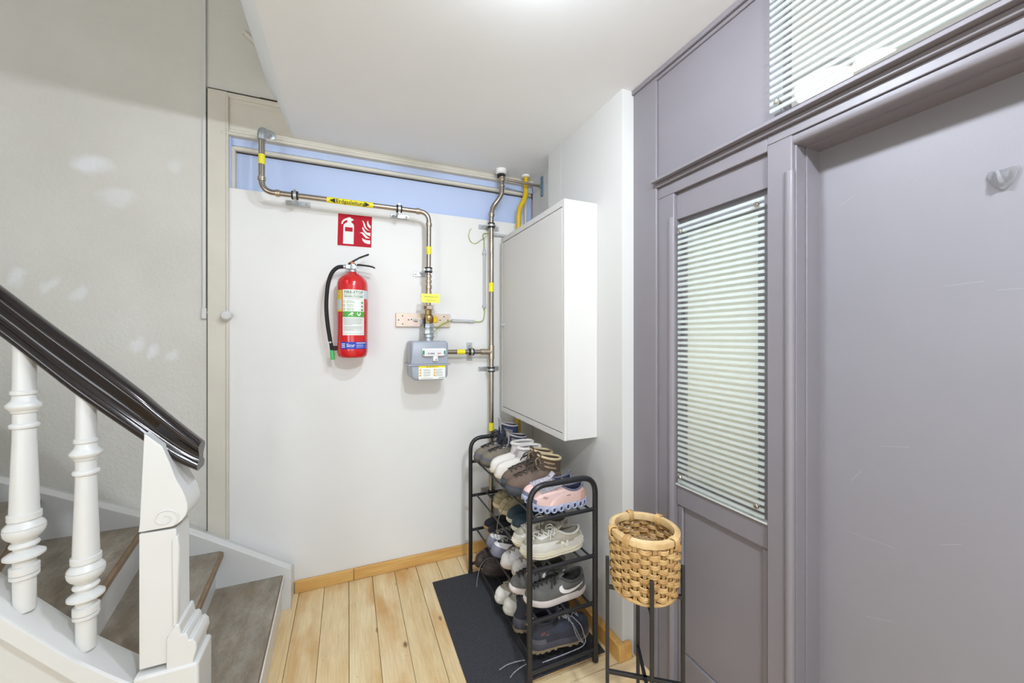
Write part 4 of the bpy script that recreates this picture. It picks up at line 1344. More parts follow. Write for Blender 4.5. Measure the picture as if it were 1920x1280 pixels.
def build_shoe(name, label, sh, loc, rz, cols, overlays=(), group=None, sole='plain', lugs=False, pitch=0.0):
    r = thing(name, label, 'boot' if name.endswith('boot') else 'shoe', loc, rz, group)
    r.rotation_euler = (0, pitch, rz)
    W0 = dict(world=False)
    L = [2 * PI * i / NTH for i in range(NTH)]
    # sole
    h = sh.sole
    lay = [(.93, 0.0), (.985, .12), (1.01, .35), (sh.flare, .62), (1.01, .9), (.99, 1.0)]
    if sole == 'chunky':
        lay = [(.93, 0.0), (.98, .06), (1.0, .2), (.975, .26), (1.01, .34), (1.045, .6), (1.01, .74), (1.03, .82), (1.02, .95), (.99, 1.04)]
    secs = []
    for k, zz in lay:
        q = []
        for th in L:
            x, y, t = sh.out(th, k)
            hh = h * (1.0 + (.55 * sm((.35 - t) / .3) if sole == 'chunky' else .12 * sm((.3 - t) / .3)))
            q.append((x, y, hh * zz + sh.zb(t)))
        secs.append(q)
    if lugs:
        r.location.z += .0065
    so = ob('sole', MB().loft(secs), cols['sole'], r, smooth=50, **W0)
    if 'outsole' in cols:
        secs = []
        for k, zz in ((.92, -.0012), (1.0, -.0012), (1.016, .002), (1.012, .22 * h)):
            q = []
            for th in L:
                x, y, t = sh.out(th, k)
                q.append((x, y, zz + sh.zb(t)))
            secs.append(q)
        ou = ob('outsole', MB().loft(secs), cols['outsole'], so, smooth=50, **W0)
        if lugs:
            lg = MB()
            for i in range(26):
                th = 2 * PI * (i + .5) / 26
                if abs(abs(math.cos(th)) - .05) < .16 and lugs == 'arch':
                    continue
                x, y, t = sh.out(th, 1.0)
                x2, y2, _ = sh.out(th, .84)
                z = sh.zb(t) - .001
                dx, dy = -math.sin(th) * .0052, math.cos(th) * .0052
                ln = math.hypot(sh.out(th + .05)[0] - x, sh.out(th + .05)[1] - y) or 1
                dx, dy = (sh.out(th + .05)[0] - x) / ln * .0062, (sh.out(th + .05)[1] - y) / ln * .0062
                lg.loft([[(x - dx, y - dy, z), (x + dx, y + dy, z), (x2 + dx, y2 + dy, z), (x2 - dx, y2 - dy, z)], [(x - dx * .8, y - dy * .8, z + .006), (x + dx * .8, y + dy * .8, z + .006), (x2 + dx, y2 + dy, z + .006), (x2 - dx, y2 - dy, z + .006)]])
                lg.v[-8:] = [(a, b, c - .006) for a, b, c in lg.v[-8:]]
            ob('lugs', lg, cols['outsole'], so, smooth=0, **W0)['kind'] = 'stuff'
    if sole == 'pods':
        hol = MB()
        for sg in (-1, 1):
            for i in range(10):
                th = sg * (.42 + 2.42 * i / 9)
                x, y, t = sh.out(th, 1.0)
                x1, y1, _ = sh.out(th + .09, 1.0)
                dx, dy = x1 - x, y1 - y
                ln = math.hypot(dx, dy) or 1
                dx, dy = dx / ln, dy / ln
                nx, ny = dy * sg * 1, -dx * sg * 1
                if nx * (x - sh.L / 2) + ny * y < 0:
                    nx, ny = -nx, -ny
                w, hh = .0088, .0105 + .004 * (1 - t)
                zc = sh.zb(t) + hh - .002
                lp_ = []
                for k in range(12):
                    a = 2 * PI * k / 12
                    ca, sa = math.cos(a), math.sin(a)
                    ca = abs(ca) ** .6 * (1 if ca >= 0 else -1)
                    sa = abs(sa) ** .6 * (1 if sa >= 0 else -1)
                    lp_.append((x + nx * .001 + dx * w * ca, y + ny * .001 + dy * w * ca, zc + hh * .85 * sa))
                ob('cushion_pod', MB().tube(lp_, .0036, 6, closed=True), cols['pods'], so, **W0)
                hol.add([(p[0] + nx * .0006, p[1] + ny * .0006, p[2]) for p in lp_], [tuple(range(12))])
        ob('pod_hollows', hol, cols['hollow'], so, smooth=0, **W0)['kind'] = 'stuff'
    # upper
    nu = 14
    top = .6 if ('shaft' in cols and sh.ankle) else 1.0
    ob('upper', MB().grid(lambda i, j: sh.P(L[i], top * j / nu), NTH, nu + 1, closeu=True), cols['upper'], r, smooth=60, **W0)
    if top < 1:
        ob('shaft', MB().grid(lambda i, j: sh.P(L[i], top - .02 + (1 - top + .02) * j / 8), NTH, 9, closeu=True), cols['shaft'], r, smooth=60, **W0)
    ob('collar', MB().tube([sh.collar(th) for th in L], cols.get('collar_r', .0042), 8, closed=True), cols.get('collar', cols['upper']), r, smooth=60, **W0)

    def lin_(i, j):
        th = L[i]
        k = j / 4
        c = sh.collar(th)
        x, y, t = sh.out(th, .80)
        base = Vector((x if x < sh.xc + sh.a else sh.xc + sh.a + (x - sh.xc - sh.a) * .35, y * .8, sh.sole + .006))
        q = c.lerp(base, k)
        m = Vector((sh.xc, 0, q.z))
        return m + (q - m) * (.93 if j else .985)
    lm = MB().grid(lin_, NTH, 5, closeu=True)
    lm.f.append(tuple(i * 5 + 4 for i in range(NTH)))
    ob('lining', lm, cols['lining'], r, smooth=60, **W0)
    for o_ in overlays:
        nm, t0, t1, u0, u1, d, m = o_
        ob(nm, sh.patch(t0, t1, u0, u1, d), m, r, smooth=60, fix=False, **W0)
    if 'tongue' in cols:
        uu = [.5 + .5 * k / 6 for k in range(7)]
        cpts = [sh.P(0, u) + sh.N(0, u) * .0008 for u in uu]
        d = (cpts[-1] - cpts[-3]).normalized()
        d = (d + Vector((.10, 0, .55))).normalized()
        for k in range(1, 5):
            cpts.append(cpts[6] + d * sh.tongue * k / 4)
        m = len(cpts)
        wd = cols.get('tongue_w', .021)
        ob('tongue', MB().grid(lambda i, j: cpts[i] + Vector((-.10 * wd * (j / 4 - 1) ** 2, (j / 4 - 1) * wd * (.75 + .25 * i / m), -.30 * wd * (j / 4 - 1) ** 2)), m, 9), cols['tongue'], r, smooth=60, solid=.003, fix=False, **W0)
    if 'laces' in cols:
        n = sh.rows
        us = [sh.u0 + (sh.u1 - sh.u0) * k / (n - 1) for k in range(n)]
        lc = MB()
        eL = [sh.eyelet(u, 1, .0042) for u in us]
        eR = [sh.eyelet(u, -1, .0042) for u in us]
        for k in range(n):
            a, b = eL[k], eR[k]
            mid = (a + b) / 2 + sh.N(0, us[k]) * .006
            if k == 0:
                lc.tube(spline([a, mid, b], 4), sh.lw, 6)
            if k < n - 1:
                a2, b2 = eL[k + 1], eR[k + 1]
                m1 = (a + b2) / 2 + sh.N(0, us[k]) * .0085
                m2 = (b + a2) / 2 + sh.N(0, us[k]) * .0070
                lc.tube(spline([a, m1, b2], 4), sh.lw, 6)
                lc.tube(spline([b, m2, a2], 4), sh.lw, 6)
        if sh.bow:
            k0 = (eL[-1] + eR[-1]) / 2 + sh.N(0, us[-1]) * .008
            for sg in (-1, 1):
                lc.tube(spline([k0, k0 + Vector((.012, sg * .018, .010)), k0 + Vector((.022, sg * .036, -.004)), k0 + Vector((.026, sg * .030, -.014)), k0 + Vector((.012, sg * .012, -.002)), k0], 5), sh.lw, 6)
                lc.tube(spline([k0, k0 + Vector((.018, sg * .010, .002)), k0 + Vector((.034, sg * .024, -.012)), k0 + Vector((.040, sg * .034, -.030))], 5), sh.lw, 6)
            lc.tube([k0 + Vector((0, -.004, 0)), k0 + Vector((0, .004, 0))], sh.lw * 2.2, 7)
        ob('laces', lc, cols['laces'], r, smooth=60, **W0)
        if 'eyelets' in cols:
            ey = MB()
            for k in range(n):
                for e_ in (eL[k], eR[k]):
                    ey.tube([e_ - Vector((0, 0, .003)), e_ + Vector((0, 0, .0015))], .0034, 8)
            ob('eyelets', ey, cols['eyelets'], r, **W0)['kind'] = 'stuff'
    return r


def leather(name, c, rough=.7, var=.18, scale=18, bump=.12, c2=None):
    return mat(name, c, rough, var=var, vscale=scale, bump=bump, bscale=220, col2=c2)


def swoosh(sh, m, r, th0, u0, w, h, sg=1, d=.0022, name='side_mark'):
    """curved tick on the flank: hook near the toe, tail rising to the heel"""
    lo, hi = [], []
    n = 16
    for i in range(n + 1):
        t = i / n
        x = t
        if t < .22:
            q = t / .22
            yl = .34 - .34 * math.sin(q * PI / 2) ** 1.0
            yh = .34 + .22 * q * (1 - .25 * q) - .16 * math.sin(q * PI / 2)
        else:
            q = (t - .22) / .78
            yl = 0 + .98 * q ** 1.15
            yh = .345 + .655 * q ** 1.25 - .14 * math.sin(q * PI) ** 1
        lo.append((sg * (th0 + w * x), u0 + h * yl))
        hi.append((sg * (th0 + w * x), u0 + h * max(yh, yl + .002)))
    return ob(name, sh.band(lo, hi, d), m, r, world=False, smooth=60, fix=False)


def on_side(sh, x, z, sg=1, d=.003):
    """the point of the flank seen at (x, z) from the side"""
    key = '_side%d' % sg
    if not hasattr(sh, key):
        setattr(sh, key, [(sh.P(sg * (.5 + 2.3 * i / 60), .95 * j / 50), sg * (.5 + 2.3 * i / 60), .95 * j / 50) for i in range(61) for j in range(51)])
    p, th, u = min(getattr(sh, key), key=lambda q: (q[0].x - x) ** 2 + (q[0].z - z) ** 2)
    for _ in range(3):
        a = (sh.P(th + .01, u) - sh.P(th - .01, u)) / .02
        b = (sh.P(th, u + .01) - sh.P(th, u - .01)) / .02
        p = sh.P(th, u)
        det = a.x * b.z - a.z * b.x
        if abs(det) < 1e-7:
            break
        ex, ez = x - p.x, z - p.z
        th += max(-.05, min(.05, (ex * b.z - ez * b.x) / det))
        u = max(0, min(1, u + max(-.05, min(.05, (a.x * ez - a.z * ex) / det))))
    q = sh.P(th, u)
    q.y += sg * d
    return q


def side_strip(sh, lo, hi, sg, d):
    n = len(lo)
    return MB().grid(lambda i, j: on_side(sh, lo[i][0] + (hi[i][0] - lo[i][0]) * j / 2, lo[i][1] + (hi[i][1] - lo[i][1]) * j / 2, sg, d), n, 3)


TICK_LO = [(.14, .51), (.04, .38), (0, .245), (.03, .12), (.10, .03), (.2, 0), (.31, .04), (.425, .12), (.57, .29), (.71, .51), (.86, .76), (1, 1)]
TICK_HI = [(.14, .51), (.135, .45), (.135, .40), (.15, .345), (.18, .30), (.22, .285), (.29, .285), (.37, .315), (.5, .42), (.63, .55), (.81, .77), (1, 1)]


def big_tick(sh, m, r, sg):
    f = lambda p: (.150 - .138 * p[0], .040 + .062 * p[1] - .0430 * (p[0] - .2))
    ob('side_mark', side_strip(sh, [f(p) for p in TICK_LO], [f(p) for p in TICK_HI], sg, .0028), m, r, world=False, smooth=60, fix=False)


def letter_N(sh, m, r, sg=1):
    xc, zc, w, h, k = .112, .050, .036, .027, .0095
    for (x0, z0), (x1, z1) in (((-.5, -.5), (-.5, .5)), ((-.5, .5), (.5 - k / w, -.5)), ((.5 - k / w, -.5), (.5 - k / w, .5))):
        lo = [(xc - w * (x0 + (x1 - x0) * i / 5), zc + h * (z0 + (z1 - z0) * i / 5)) for i in range(6)]
        ob('letter_stroke', side_strip(sh, lo, [(a - k, b) for a, b in lo], sg, .0042), m, r, world=False, smooth=60, fix=False)


def toe_curve(u, k=.9):
    return lambda th: u * (.35 + .65 * max(0.0, math.cos(th * k)))


R90 = PI
Z = [z + .0085 for z in TIER]
sx = .958            # heels stand here, toes point into the hall


def place(y, tier, dx=0.0, dz=0.0):
    return (sx + dx, y, Z[tier] + dz)


# --- top shelf -------------------------------------------------------------
c_b = dict(sole=leather('boot_rubber_taupe', (104, 98, 88)), outsole=leather('boot_outsole', (62, 60, 60)), upper=leather('boot_taupe', (126, 116, 101), c2=(100, 93, 84)), shaft=leather('boot_navy', (44, 56, 98), var=.3), lining=leather('boot_navy_dark', (34, 38, 58)), collar=leather('boot_grey_textile', (172, 166, 166)), collar_r=.005, tongue=leather('boot_grey_textile', (172, 166, 166)), laces=leather('boot_lace_dark', (44, 44, 52)), eyelets=M_steelf, tongue_w=.024)
for y, sd, lb, dx, kw in ((2.131, 1, 'taupe and navy hiking boot at the far end of the top shelf, tongue standing up', 0, dict(tongue=.03, zc=.205)), (2.037, -1, 'taupe and navy hiking boot with dark laces beside the cream ankle boots', .012, dict(tongue=.012, zc=.160))):
    q = dict(L=.290, hw=.047, sole=.030, ankle=(.076, .062, .037, .094, .016, .006), xc=.072, a=.058, b=.043, zc=.160, tilt=.010, dip=.006, toe=.036, ins=.06, drop=.020, lw=.0032, eye=.018, laces=1, rows=7, u0=.26, u1=.80, bow=True)
    q.update(kw)
    s_ = Shoe(sd, **q)
    b_ = build_shoe('hiking_boot', lb, s_, place(y, 3, dx), R90, c_b, [('toe_guard', -1.1, 1.1, 0.0, toe_curve(.09), .0018, leather('boot_slate_rubber', (98, 98, 112))), ('heel_guard', PI - .9, PI + .9, 0.0, .26, .0018, leather('boot_slate_rubber', (98, 98, 112))), ('ankle_panel', .75, 1.7, .56, .92, .0018, leather('boot_grey_patch', (128, 122, 120))), ('ankle_panel', -1.7, -.75, .56, .92, .0018, leather('boot_grey_patch', (128, 122, 120)))], 'taupe and navy hiking boots', lugs=True)

c_c = dict(sole=leather('cream_sole', (214, 204, 184)), upper=leather('cream_suede', (228, 222, 214), .85, .05), shaft=leather('cream_suede_shaft', (212, 206, 202), .9, .05), lining=leather('cream_fleece', (206, 196, 194), .95), collar=leather('cream_fleece_edge', (222, 217, 212), .9), collar_r=.0085)
for y, sd, lb, dx in ((1.930, 1, 'cream suede ankle boot beside the taupe hiking boots', .0), (1.836, -1, 'cream suede ankle boot beside the brown lace-up boots', -.004)):
    s_ = Shoe(sd, L=.265, hw=.0445, sole=.022, ankle=(.078, .066, .041, .088, .012, .004), xc=.074, a=.062, b=.0395, zc=.150, tilt=.0, dip=.002, toe=.050, ins=.068, drop=.012)
    b_ = build_shoe('ankle_boot', lb, s_, place(y, 3, dx), R90, c_c, [('heel_counter', PI - 1.0, PI + 1.0, .02, .40, .0016, c_c['shaft'])], 'cream suede ankle boots')
    ob('seam', MB().tube([s_.Q(0, .04 + .52 * k / 14, .0006) for k in range(15)], .0009, 5), leather('cream_thread', (196, 188, 178)), b_, world=False)
    ob('side_seam', MB().tube([s_.Q(.9 + .25 * math.sin(k / 14 * PI), .02 + .56 * k / 14, .0006) for k in range(15)], .0009, 5), leather('cream_thread', (196, 188, 178)), b_, world=False)

c_d = dict(sole=leather('boot_grey_rubber', (70, 74, 80)), outsole=leather('boot_dark_rubber', (50, 54, 60)), upper=leather('boot_brown_nubuck', (112, 94, 82), .85, c2=(92, 76, 66)), shaft=leather('boot_brown_shaft', (98, 80, 64), .8, c2=(80, 64, 52)), lining=leather('boot_brown_lining', (78, 60, 50)), collar=leather('boot_straw_collar', (206, 186, 146), .9), collar_r=.0062, tongue=leather('boot_brown_shaft', (98, 80, 64)), laces=leather('boot_lace_olive', (70, 62, 52)), eyelets=M_chrome, tongue_w=.024)
for y, sd, lb, dx in ((1.729, 1, 'brown nubuck lace-up boot beside the cream ankle boots', .01), (1.632, -1, 'brown nubuck lace-up boot beside the pink trainers', -.002)):
    s_ = Shoe(sd, L=.288, hw=.047, sole=.030, ankle=(.074, .062, .037, .094, .016, .006), xc=.068, a=.056, b=.043, zc=.152, tilt=.010, dip=.004, toe=.034, ins=.06, drop=.020, lw=.0031, eye=.018, laces=1, rows=8, u0=.24, u1=.78, tongue=.018)
    b_ = build_shoe('lace_up_boot', lb, s_, place(y, 3, dx), R90, c_d, [('toe_guard', -1.15, 1.15, 0.0, toe_curve(.05), .0018, leather('boot_grey_rubber', (70, 74, 80))), ('shaft_stripe', .9, 1.9, .70, .75, .0018, leather('boot_stripe', (176, 152, 118))), ('shaft_stripe', .8, 1.7, .84, .88, .0018, leather('boot_stripe', (176, 152, 118)))], 'brown lace-up boots', lugs=True)
    lp0 = s_.eyelet(.78, 1, .004)
    ob('lace_loop', MB().tube(spline([lp0, lp0 + Vector((.02, .012, .030)), lp0 + Vector((.035, .016, .022)), lp0 + Vector((.028, .014, -.012)), lp0 + Vector((.012, .010, -.022))], 6), .0021, 6), leather('boot_lace_straw', (160, 142, 112)), b_, world=False)

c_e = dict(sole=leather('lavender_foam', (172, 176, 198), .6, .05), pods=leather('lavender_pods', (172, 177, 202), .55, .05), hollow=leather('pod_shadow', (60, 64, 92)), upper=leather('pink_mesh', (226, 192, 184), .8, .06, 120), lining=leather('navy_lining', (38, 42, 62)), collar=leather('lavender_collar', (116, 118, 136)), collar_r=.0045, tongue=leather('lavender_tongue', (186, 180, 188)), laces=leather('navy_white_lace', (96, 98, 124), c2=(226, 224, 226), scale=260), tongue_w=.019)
for y, sd, lb, dx in ((1.533, 1, 'pale pink running shoe behind the front pink one on the top shelf', .006), (1.440, -1, 'pale pink running shoe with lavender cushioned sole nearest on the top shelf', .004)):
    s_ = Shoe(sd, L=.262, hw=.044, sole=.026, spring=.016, xc=.074, a=.056, b=.030, zc=.094, tilt=.004, dip=.020, toe=.036, ins=.06, drop=.018, laces=1, rows=5, u0=.46, u1=.92, tongue=.028, bow=False, lw=.0030)
    b_ = build_shoe('running_shoe', lb, s_, place(y, 3, dx, .002), R90, c_e, [('toe_tip', -.45, .45, 0.0, toe_curve(.16), .0015, leather('lavender_dark', (112, 114, 138))), ('heel_counter', PI - .8, PI + .6, .03, .62, .0016, leather('peach_counter', (222, 176, 158))), ('side_fold', 1.05, 1.18, .05, .72, .0016, leather('pink_fold', (238, 208, 202)))], 'pale pink running shoes', sole='pods')
    for (t0, u0) in ((.62, .30), (1.42, .58)):
        for k in range(2):
            ob('side_mark', s_.patch(t0 + .10 * k, t0 + .07 + .10 * k, u0, u0 + .09, .0022, 4, 3), leather('taupe_mark', (150, 124, 122)), b_, world=False, smooth=60, fix=False)
    ob('pull_tab', MB().tube(spline([s_.collar(PI), s_.collar(PI) + Vector((-.006, 0, .016)), s_.collar(PI) + Vector((.006, 0, .020)), s_.collar(PI) + Vector((.006, 0, .004))], 5), .003, 6), c_e['collar'], b_, world=False)

# --- second shelf ----------------------------------------------------------
c_f = dict(sole=leather('tan_foam', (206, 190, 156)), upper=leather('khaki_suede', (164, 150, 120), .9, c2=(146, 130, 100)), lining=leather('khaki_lining', (110, 100, 82)), collar=leather('khaki_collar', (150, 136, 108)), tongue=leather('khaki_suede', (164, 150, 120)), laces=leather('olive_lace', (120, 112, 84)))
for y, sd, lb, dx in ((1.952, 1, 'khaki suede shoe at the far end of the second shelf', .03), (1.862, -1, 'khaki suede shoe with a loose olive lace beside the teal shoes', .035)):
    s_ = Shoe(sd, L=.268, hw=.045, sole=.026, zc=.092, toe=.052, laces=1, ins=.065, rows=5)
    b_ = build_shoe('suede_shoe', lb, s_, place(y, 2, dx), R90, c_f, [('toe_stitch', -.7, .7, .24, lambda th: .26, .0012, leather('olive_lace', (120, 112, 84)))], 'khaki suede shoes')
    if sd < 0:
        ob('loose_lace', MB().tube(spline([(.150, .03, .10), (.185, .04, .105), (.225, .055, .10), (.268, .062, .075), (.302, .066, .02), (.312, .068, -.045), (.308, .066, -.075)], 6), .0017, 6), c_f['laces'], b_, world=False)

c_g = dict(sole=leather('ivory_foam', (216, 212, 196)), upper=leather('teal_knit', (40, 62, 76), .6, .15, 60), lining=leather('teal_lining', (24, 32, 40)), collar=leather('teal_collar', (34, 52, 64)))
for y, sd, lb, dx in ((1.772, 1, 'dark teal slip-on shoe beside the khaki suede shoes', .04), (1.678, -1, 'dark teal slip-on shoe with ivory sole beside the grey trainers', .03)):
    s_ = Shoe(sd, L=.272, hw=.046, sole=.024, zc=.080, toe=.048, ins=.075, drop=.006, xc=.072, a=.054)
    build_shoe('slip_on_shoe', lb, s_, place(y, 2, dx), R90, c_g, [('toe_bumper', -1.2, 1.2, 0, toe_curve(.14), .0016, leather('teal_rubber', (34, 54, 68), .4))], 'dark teal slip-on shoes')

c_h = dict(sole=leather('cream_chunky', (222, 214, 190), .6, .06), upper=leather('warm_grey_mesh', (172, 164, 148), .8, .08, 140), lining=leather('warm_grey_lining', (150, 144, 130)), collar=leather('warm_grey_collar', (198, 193, 180)), collar_r=.006, tongue=leather('warm_grey_tongue', (160, 152, 136)), laces=leather('cream_lace', (228, 224, 212)), tongue_w=.020)
for y, sd, lb, dx in ((1.565, 1, 'chunky warm grey trainer behind the front one on the second shelf', .004), (1.462, -1, 'chunky warm grey trainer with a large pale letter N on its side', .002)):
    s_ = Shoe(sd, L=.292, hw=.047, sole=.030, spring=.014, xc=.078, a=.058, b=.032, zc=.098, tilt=.004, dip=.018, toe=.040, ins=.06, drop=.018, laces=1, rows=6, u0=.42, u1=.95, tongue=.034)
    gl_ = leather('pale_grey_gloss', (214, 210, 200), .35, .06)
    b_ = build_shoe('chunky_trainer', lb, s_, place(y, 2, dx), R90, c_h, [('mudguard', -1.25, 1.25, 0.0, lambda th: .16 + .10 * abs(math.sin(th)), .0016, gl_), ('toe_overlay', .55, 1.30, .12, lambda th: .30 + .32 * sm((th - .5) / .8), .0026, gl_), ('toe_overlay', -1.30, -.55, .12, lambda th: .30 + .32 * sm((-th - .5) / .8), .0026, gl_), ('eyestay', .28, .62, .50, .98, .0022, gl_), ('eyestay', -.62, -.28, .50, .98, .0022, gl_), ('heel_counter', PI - 1.05, PI + 1.05, .02, .55, .0018, gl_), ('heel_clip', PI - .6, PI + .6, .50, .82, .0022, leather('pale_beige_clip', (214, 205, 184), .5)), ('side_panel', 1.25, 2.1, .05, .40, .0016, gl_), ('side_panel', -2.1, -1.25, .05, .40, .0016, gl_)], 'chunky warm grey trainers', sole='chunky')
    if sd < 0:
        letter_N(s_, leather('letter_white', (232, 228, 214), .5, .02), b_)

# --- third shelf -----------------------------------------------------------
c_i = dict(sole=leather('gum_sole', (172, 140, 98), .5), upper=leather('black_canvas', (42, 40, 47), .9, .1, 160), lining=leather('black_lining', (20, 20, 22)), collar=leather('black_collar', (30, 29, 33)))
for y, sd, lb, dx in ((2.125, 1, 'black canvas slip-on with gum sole at the far end of the third shelf', .035), (2.035, -1, 'black canvas slip-on with gum sole beside the grey and white shoes', .03)):
    s_ = Shoe(sd, L=.268, hw=.044, sole=.022, spring=.016, zc=.066, toe=.034, ins=.085, drop=.004, xc=.07, a=.054, dip=.012)
    build_shoe('canvas_slip_on', lb, s_, place(y, 1, dx, .003), R90, c_i, (), 'black canvas slip-ons')

c_j = dict(sole=leather('slate_sole', (112, 112, 128)), upper=leather('charcoal_knit', (54, 54, 60), .9), lining=leather('charcoal_lining', (28, 28, 32)), collar=leather('charcoal_collar', (44, 44, 50)), tongue=leather('charcoal_knit', (54, 54, 60)), laces=leather('ash_lace', (150, 146, 136)))
for y, sd, lb, dx in ((1.945, 1, 'charcoal trainer with white toe beside the black slip-ons', .006), (1.852, -1, 'charcoal trainer with white toe beside the off-white sneakers', -.002)):
    s_ = Shoe(sd, L=.282, hw=.046, sole=.026, spring=.014, zc=.084, toe=.042, ins=.06, laces=1, rows=5, u0=.5, u1=.95, bow=False)
    build_shoe('grey_trainer', lb, s_, place(y, 1, dx), R90, c_j, [('mudguard', -1.35, 1.35, 0, lambda th: .20 + .10 * math.cos(th), .0016, leather('slate_guard', (128, 128, 146), .5)), ('white_toe', -.95, .95, lambda th: .20 + .08 * math.cos(th), lambda th: .40 + .16 * abs(math.sin(th * 1.2)), .002, leather('white_toe', (226, 224, 224), .55, .05))], 'charcoal trainers with white toes')

c_k = dict(sole=leather('worn_white_sole', (208, 196, 182), .6), upper=leather('off_white_leather', (216, 213, 210), .55, .06), lining=leather('grey_lining', (140, 136, 128)), collar=leather('off_white_collar', (206, 203, 199)), tongue=leather('off_white_leather', (216, 213, 210)), laces=leather('taupe_lace', (150, 140, 122)))
for y, sd, lb, dx in ((1.750, 1, 'off-white leather sneaker with taupe laces beside the charcoal trainers', .0), (1.656, -1, 'off-white leather sneaker with taupe laces beside the grey suede pair', .024)):
    s_ = Shoe(sd, L=.272, hw=.046, sole=.026, zc=.090, toe=.044, ins=.06, laces=1, rows=5)
    build_shoe('white_sneaker', lb, s_, place(y, 1, dx), R90, c_k, [('toe_cap', -.75, .75, .02, toe_curve(.36), .0013, leather('off_white_cap', (222, 220, 218), .5, .04)), ('heel_counter', PI - .9, PI + .9, .02, .6, .0014, leather('off_white_cap', (222, 220, 218), .5, .04))], 'off-white leather sneakers')

c_l = dict(sole=leather('chalk_sole', (218, 208, 204), .6, .12, 30), upper=leather('grey_suede', (100, 99, 96), .92, .2, 14), lining=leather('dark_grey_lining', (46, 44, 44)), collar=leather('dark_grey_collar', (72, 70, 68)), collar_r=.006, tongue=leather('grey_suede_tongue', (84, 82, 80)), laces=leather('black_lace', (40, 38, 36)), tongue_w=.022)
for y, sd, lb, dx in ((1.566, 1, 'grey suede skate shoe behind the front one on the third shelf', -.012), (1.462, -1, 'grey suede skate shoe with a big white tick on its side', .014)):
    s_ = Shoe(sd, L=.290, hw=.048, sole=.030, spring=.014, flare=1.03, xc=.075, a=.060, b=.034, zc=.100, tilt=.0, dip=.022, toe=.038, ins=.055, drop=.018, lw=.0032, laces=1, rows=7, u0=.36, u1=.92, tongue=.026)
    b_ = build_shoe('skate_shoe', lb, s_, place(y, 1, dx), R90, c_l, [('eyestay', .30, .80, .40, .95, .0014, leather('grey_suede_stay', (92, 91, 88), .92)), ('eyestay', -.80, -.30, .40, .95, .0014, leather('grey_suede_stay', (92, 91, 88), .92)), ('heel_patch', PI - .85, PI + .85, .02, .66, .0014, leather('grey_suede_heel', (108, 107, 106), .9))], 'grey suede skate shoes')
    for sg in (-1, 1):
        big_tick(s_, leather('tick_white', (236, 234, 232), .5, .02), b_, sg)


# --- bottom shelf ----------------------------------------------------------
c_m = dict(sole=leather('dark_welt', (52, 42, 40)), upper=leather('dark_brown_leather', (66, 52, 49), .5, .2, 10), lining=leather('dark_brown_lining', (34, 28, 26)), collar=leather('dark_brown_collar', (56, 45, 42)), tongue=leather('dark_brown_leather', (66, 52, 49)), laces=leather('dark_brown_lace', (44, 36, 34)))
for y, sd, lb, dx in ((2.130, 1, 'dark brown leather shoe at the far end of the bottom shelf', .002), (2.030, -1, 'dark brown leather shoe with a loose grey lace on the bottom shelf', .018)):
    s_ = Shoe(sd, L=.288, hw=.048, sole=.022, zc=.094, toe=.054, ins=.07, laces=1, rows=4, u0=.55, u1=.92, bow=False)
    b_ = build_shoe('leather_shoe', lb, s_, place(y, 0, dx), R90, c_m, [('apron_seam', -1.0, 1.0, lambda th: .25, lambda th: .27, .0014, leather('dark_brown_lace', (44, 36, 34)))], 'dark brown leather shoes')
    if sd < 0:
        ob('loose_lace', MB().tube(spline([(.20, -.03, .075), (.25, -.052, .06), (.285, -.058, .02), (.300, -.05, -.02), (.312, -.035, -.052), (.318, -.01, -.0545)], 6), .0017, 6), leather('ash_lace', (150, 146, 136)), b_, world=False)

c_n = dict(sole=leather('white_rubber', (214, 208, 196), .5, .08), upper=leather('putty_canvas', (176, 169, 150), .9, .1, 90), lining=leather('putty_lining', (120, 114, 100)), collar=leather('putty_collar', (166, 158, 140)), tongue=leather('putty_canvas', (176, 169, 150)), laces=leather('putty_lace', (186, 180, 164)))
for y, sd, lb, dx in ((1.800, 1, 'putty canvas sneaker with white rubber toe beside the dark brown shoe', .002), (1.702, -1, 'putty canvas sneaker with white rubber toe beside the navy trail shoe', .012)):
    s_ = Shoe(sd, L=.286, hw=.046, sole=.030, ankle=(.078, .062, .036, .090, .012, .004), xc=.074, a=.056, b=.038, zc=.118, tilt=.008, dip=.004, toe=.040, ins=.075, drop=.016, laces=1, rows=6, u0=.30, u1=.78)
    build_shoe('canvas_sneaker', lb, s_, place(y, 0, dx), R90, c_n, [('rubber_toe', -.85, .85, 0, toe_curve(.24), .0018, leather('white_rubber_toe', (226, 222, 214), .45, .05)), ('rubber_band', -3.1, 3.1, 0, .06, .0014, leather('white_rubber', (214, 208, 196)))], 'putty canvas sneakers')

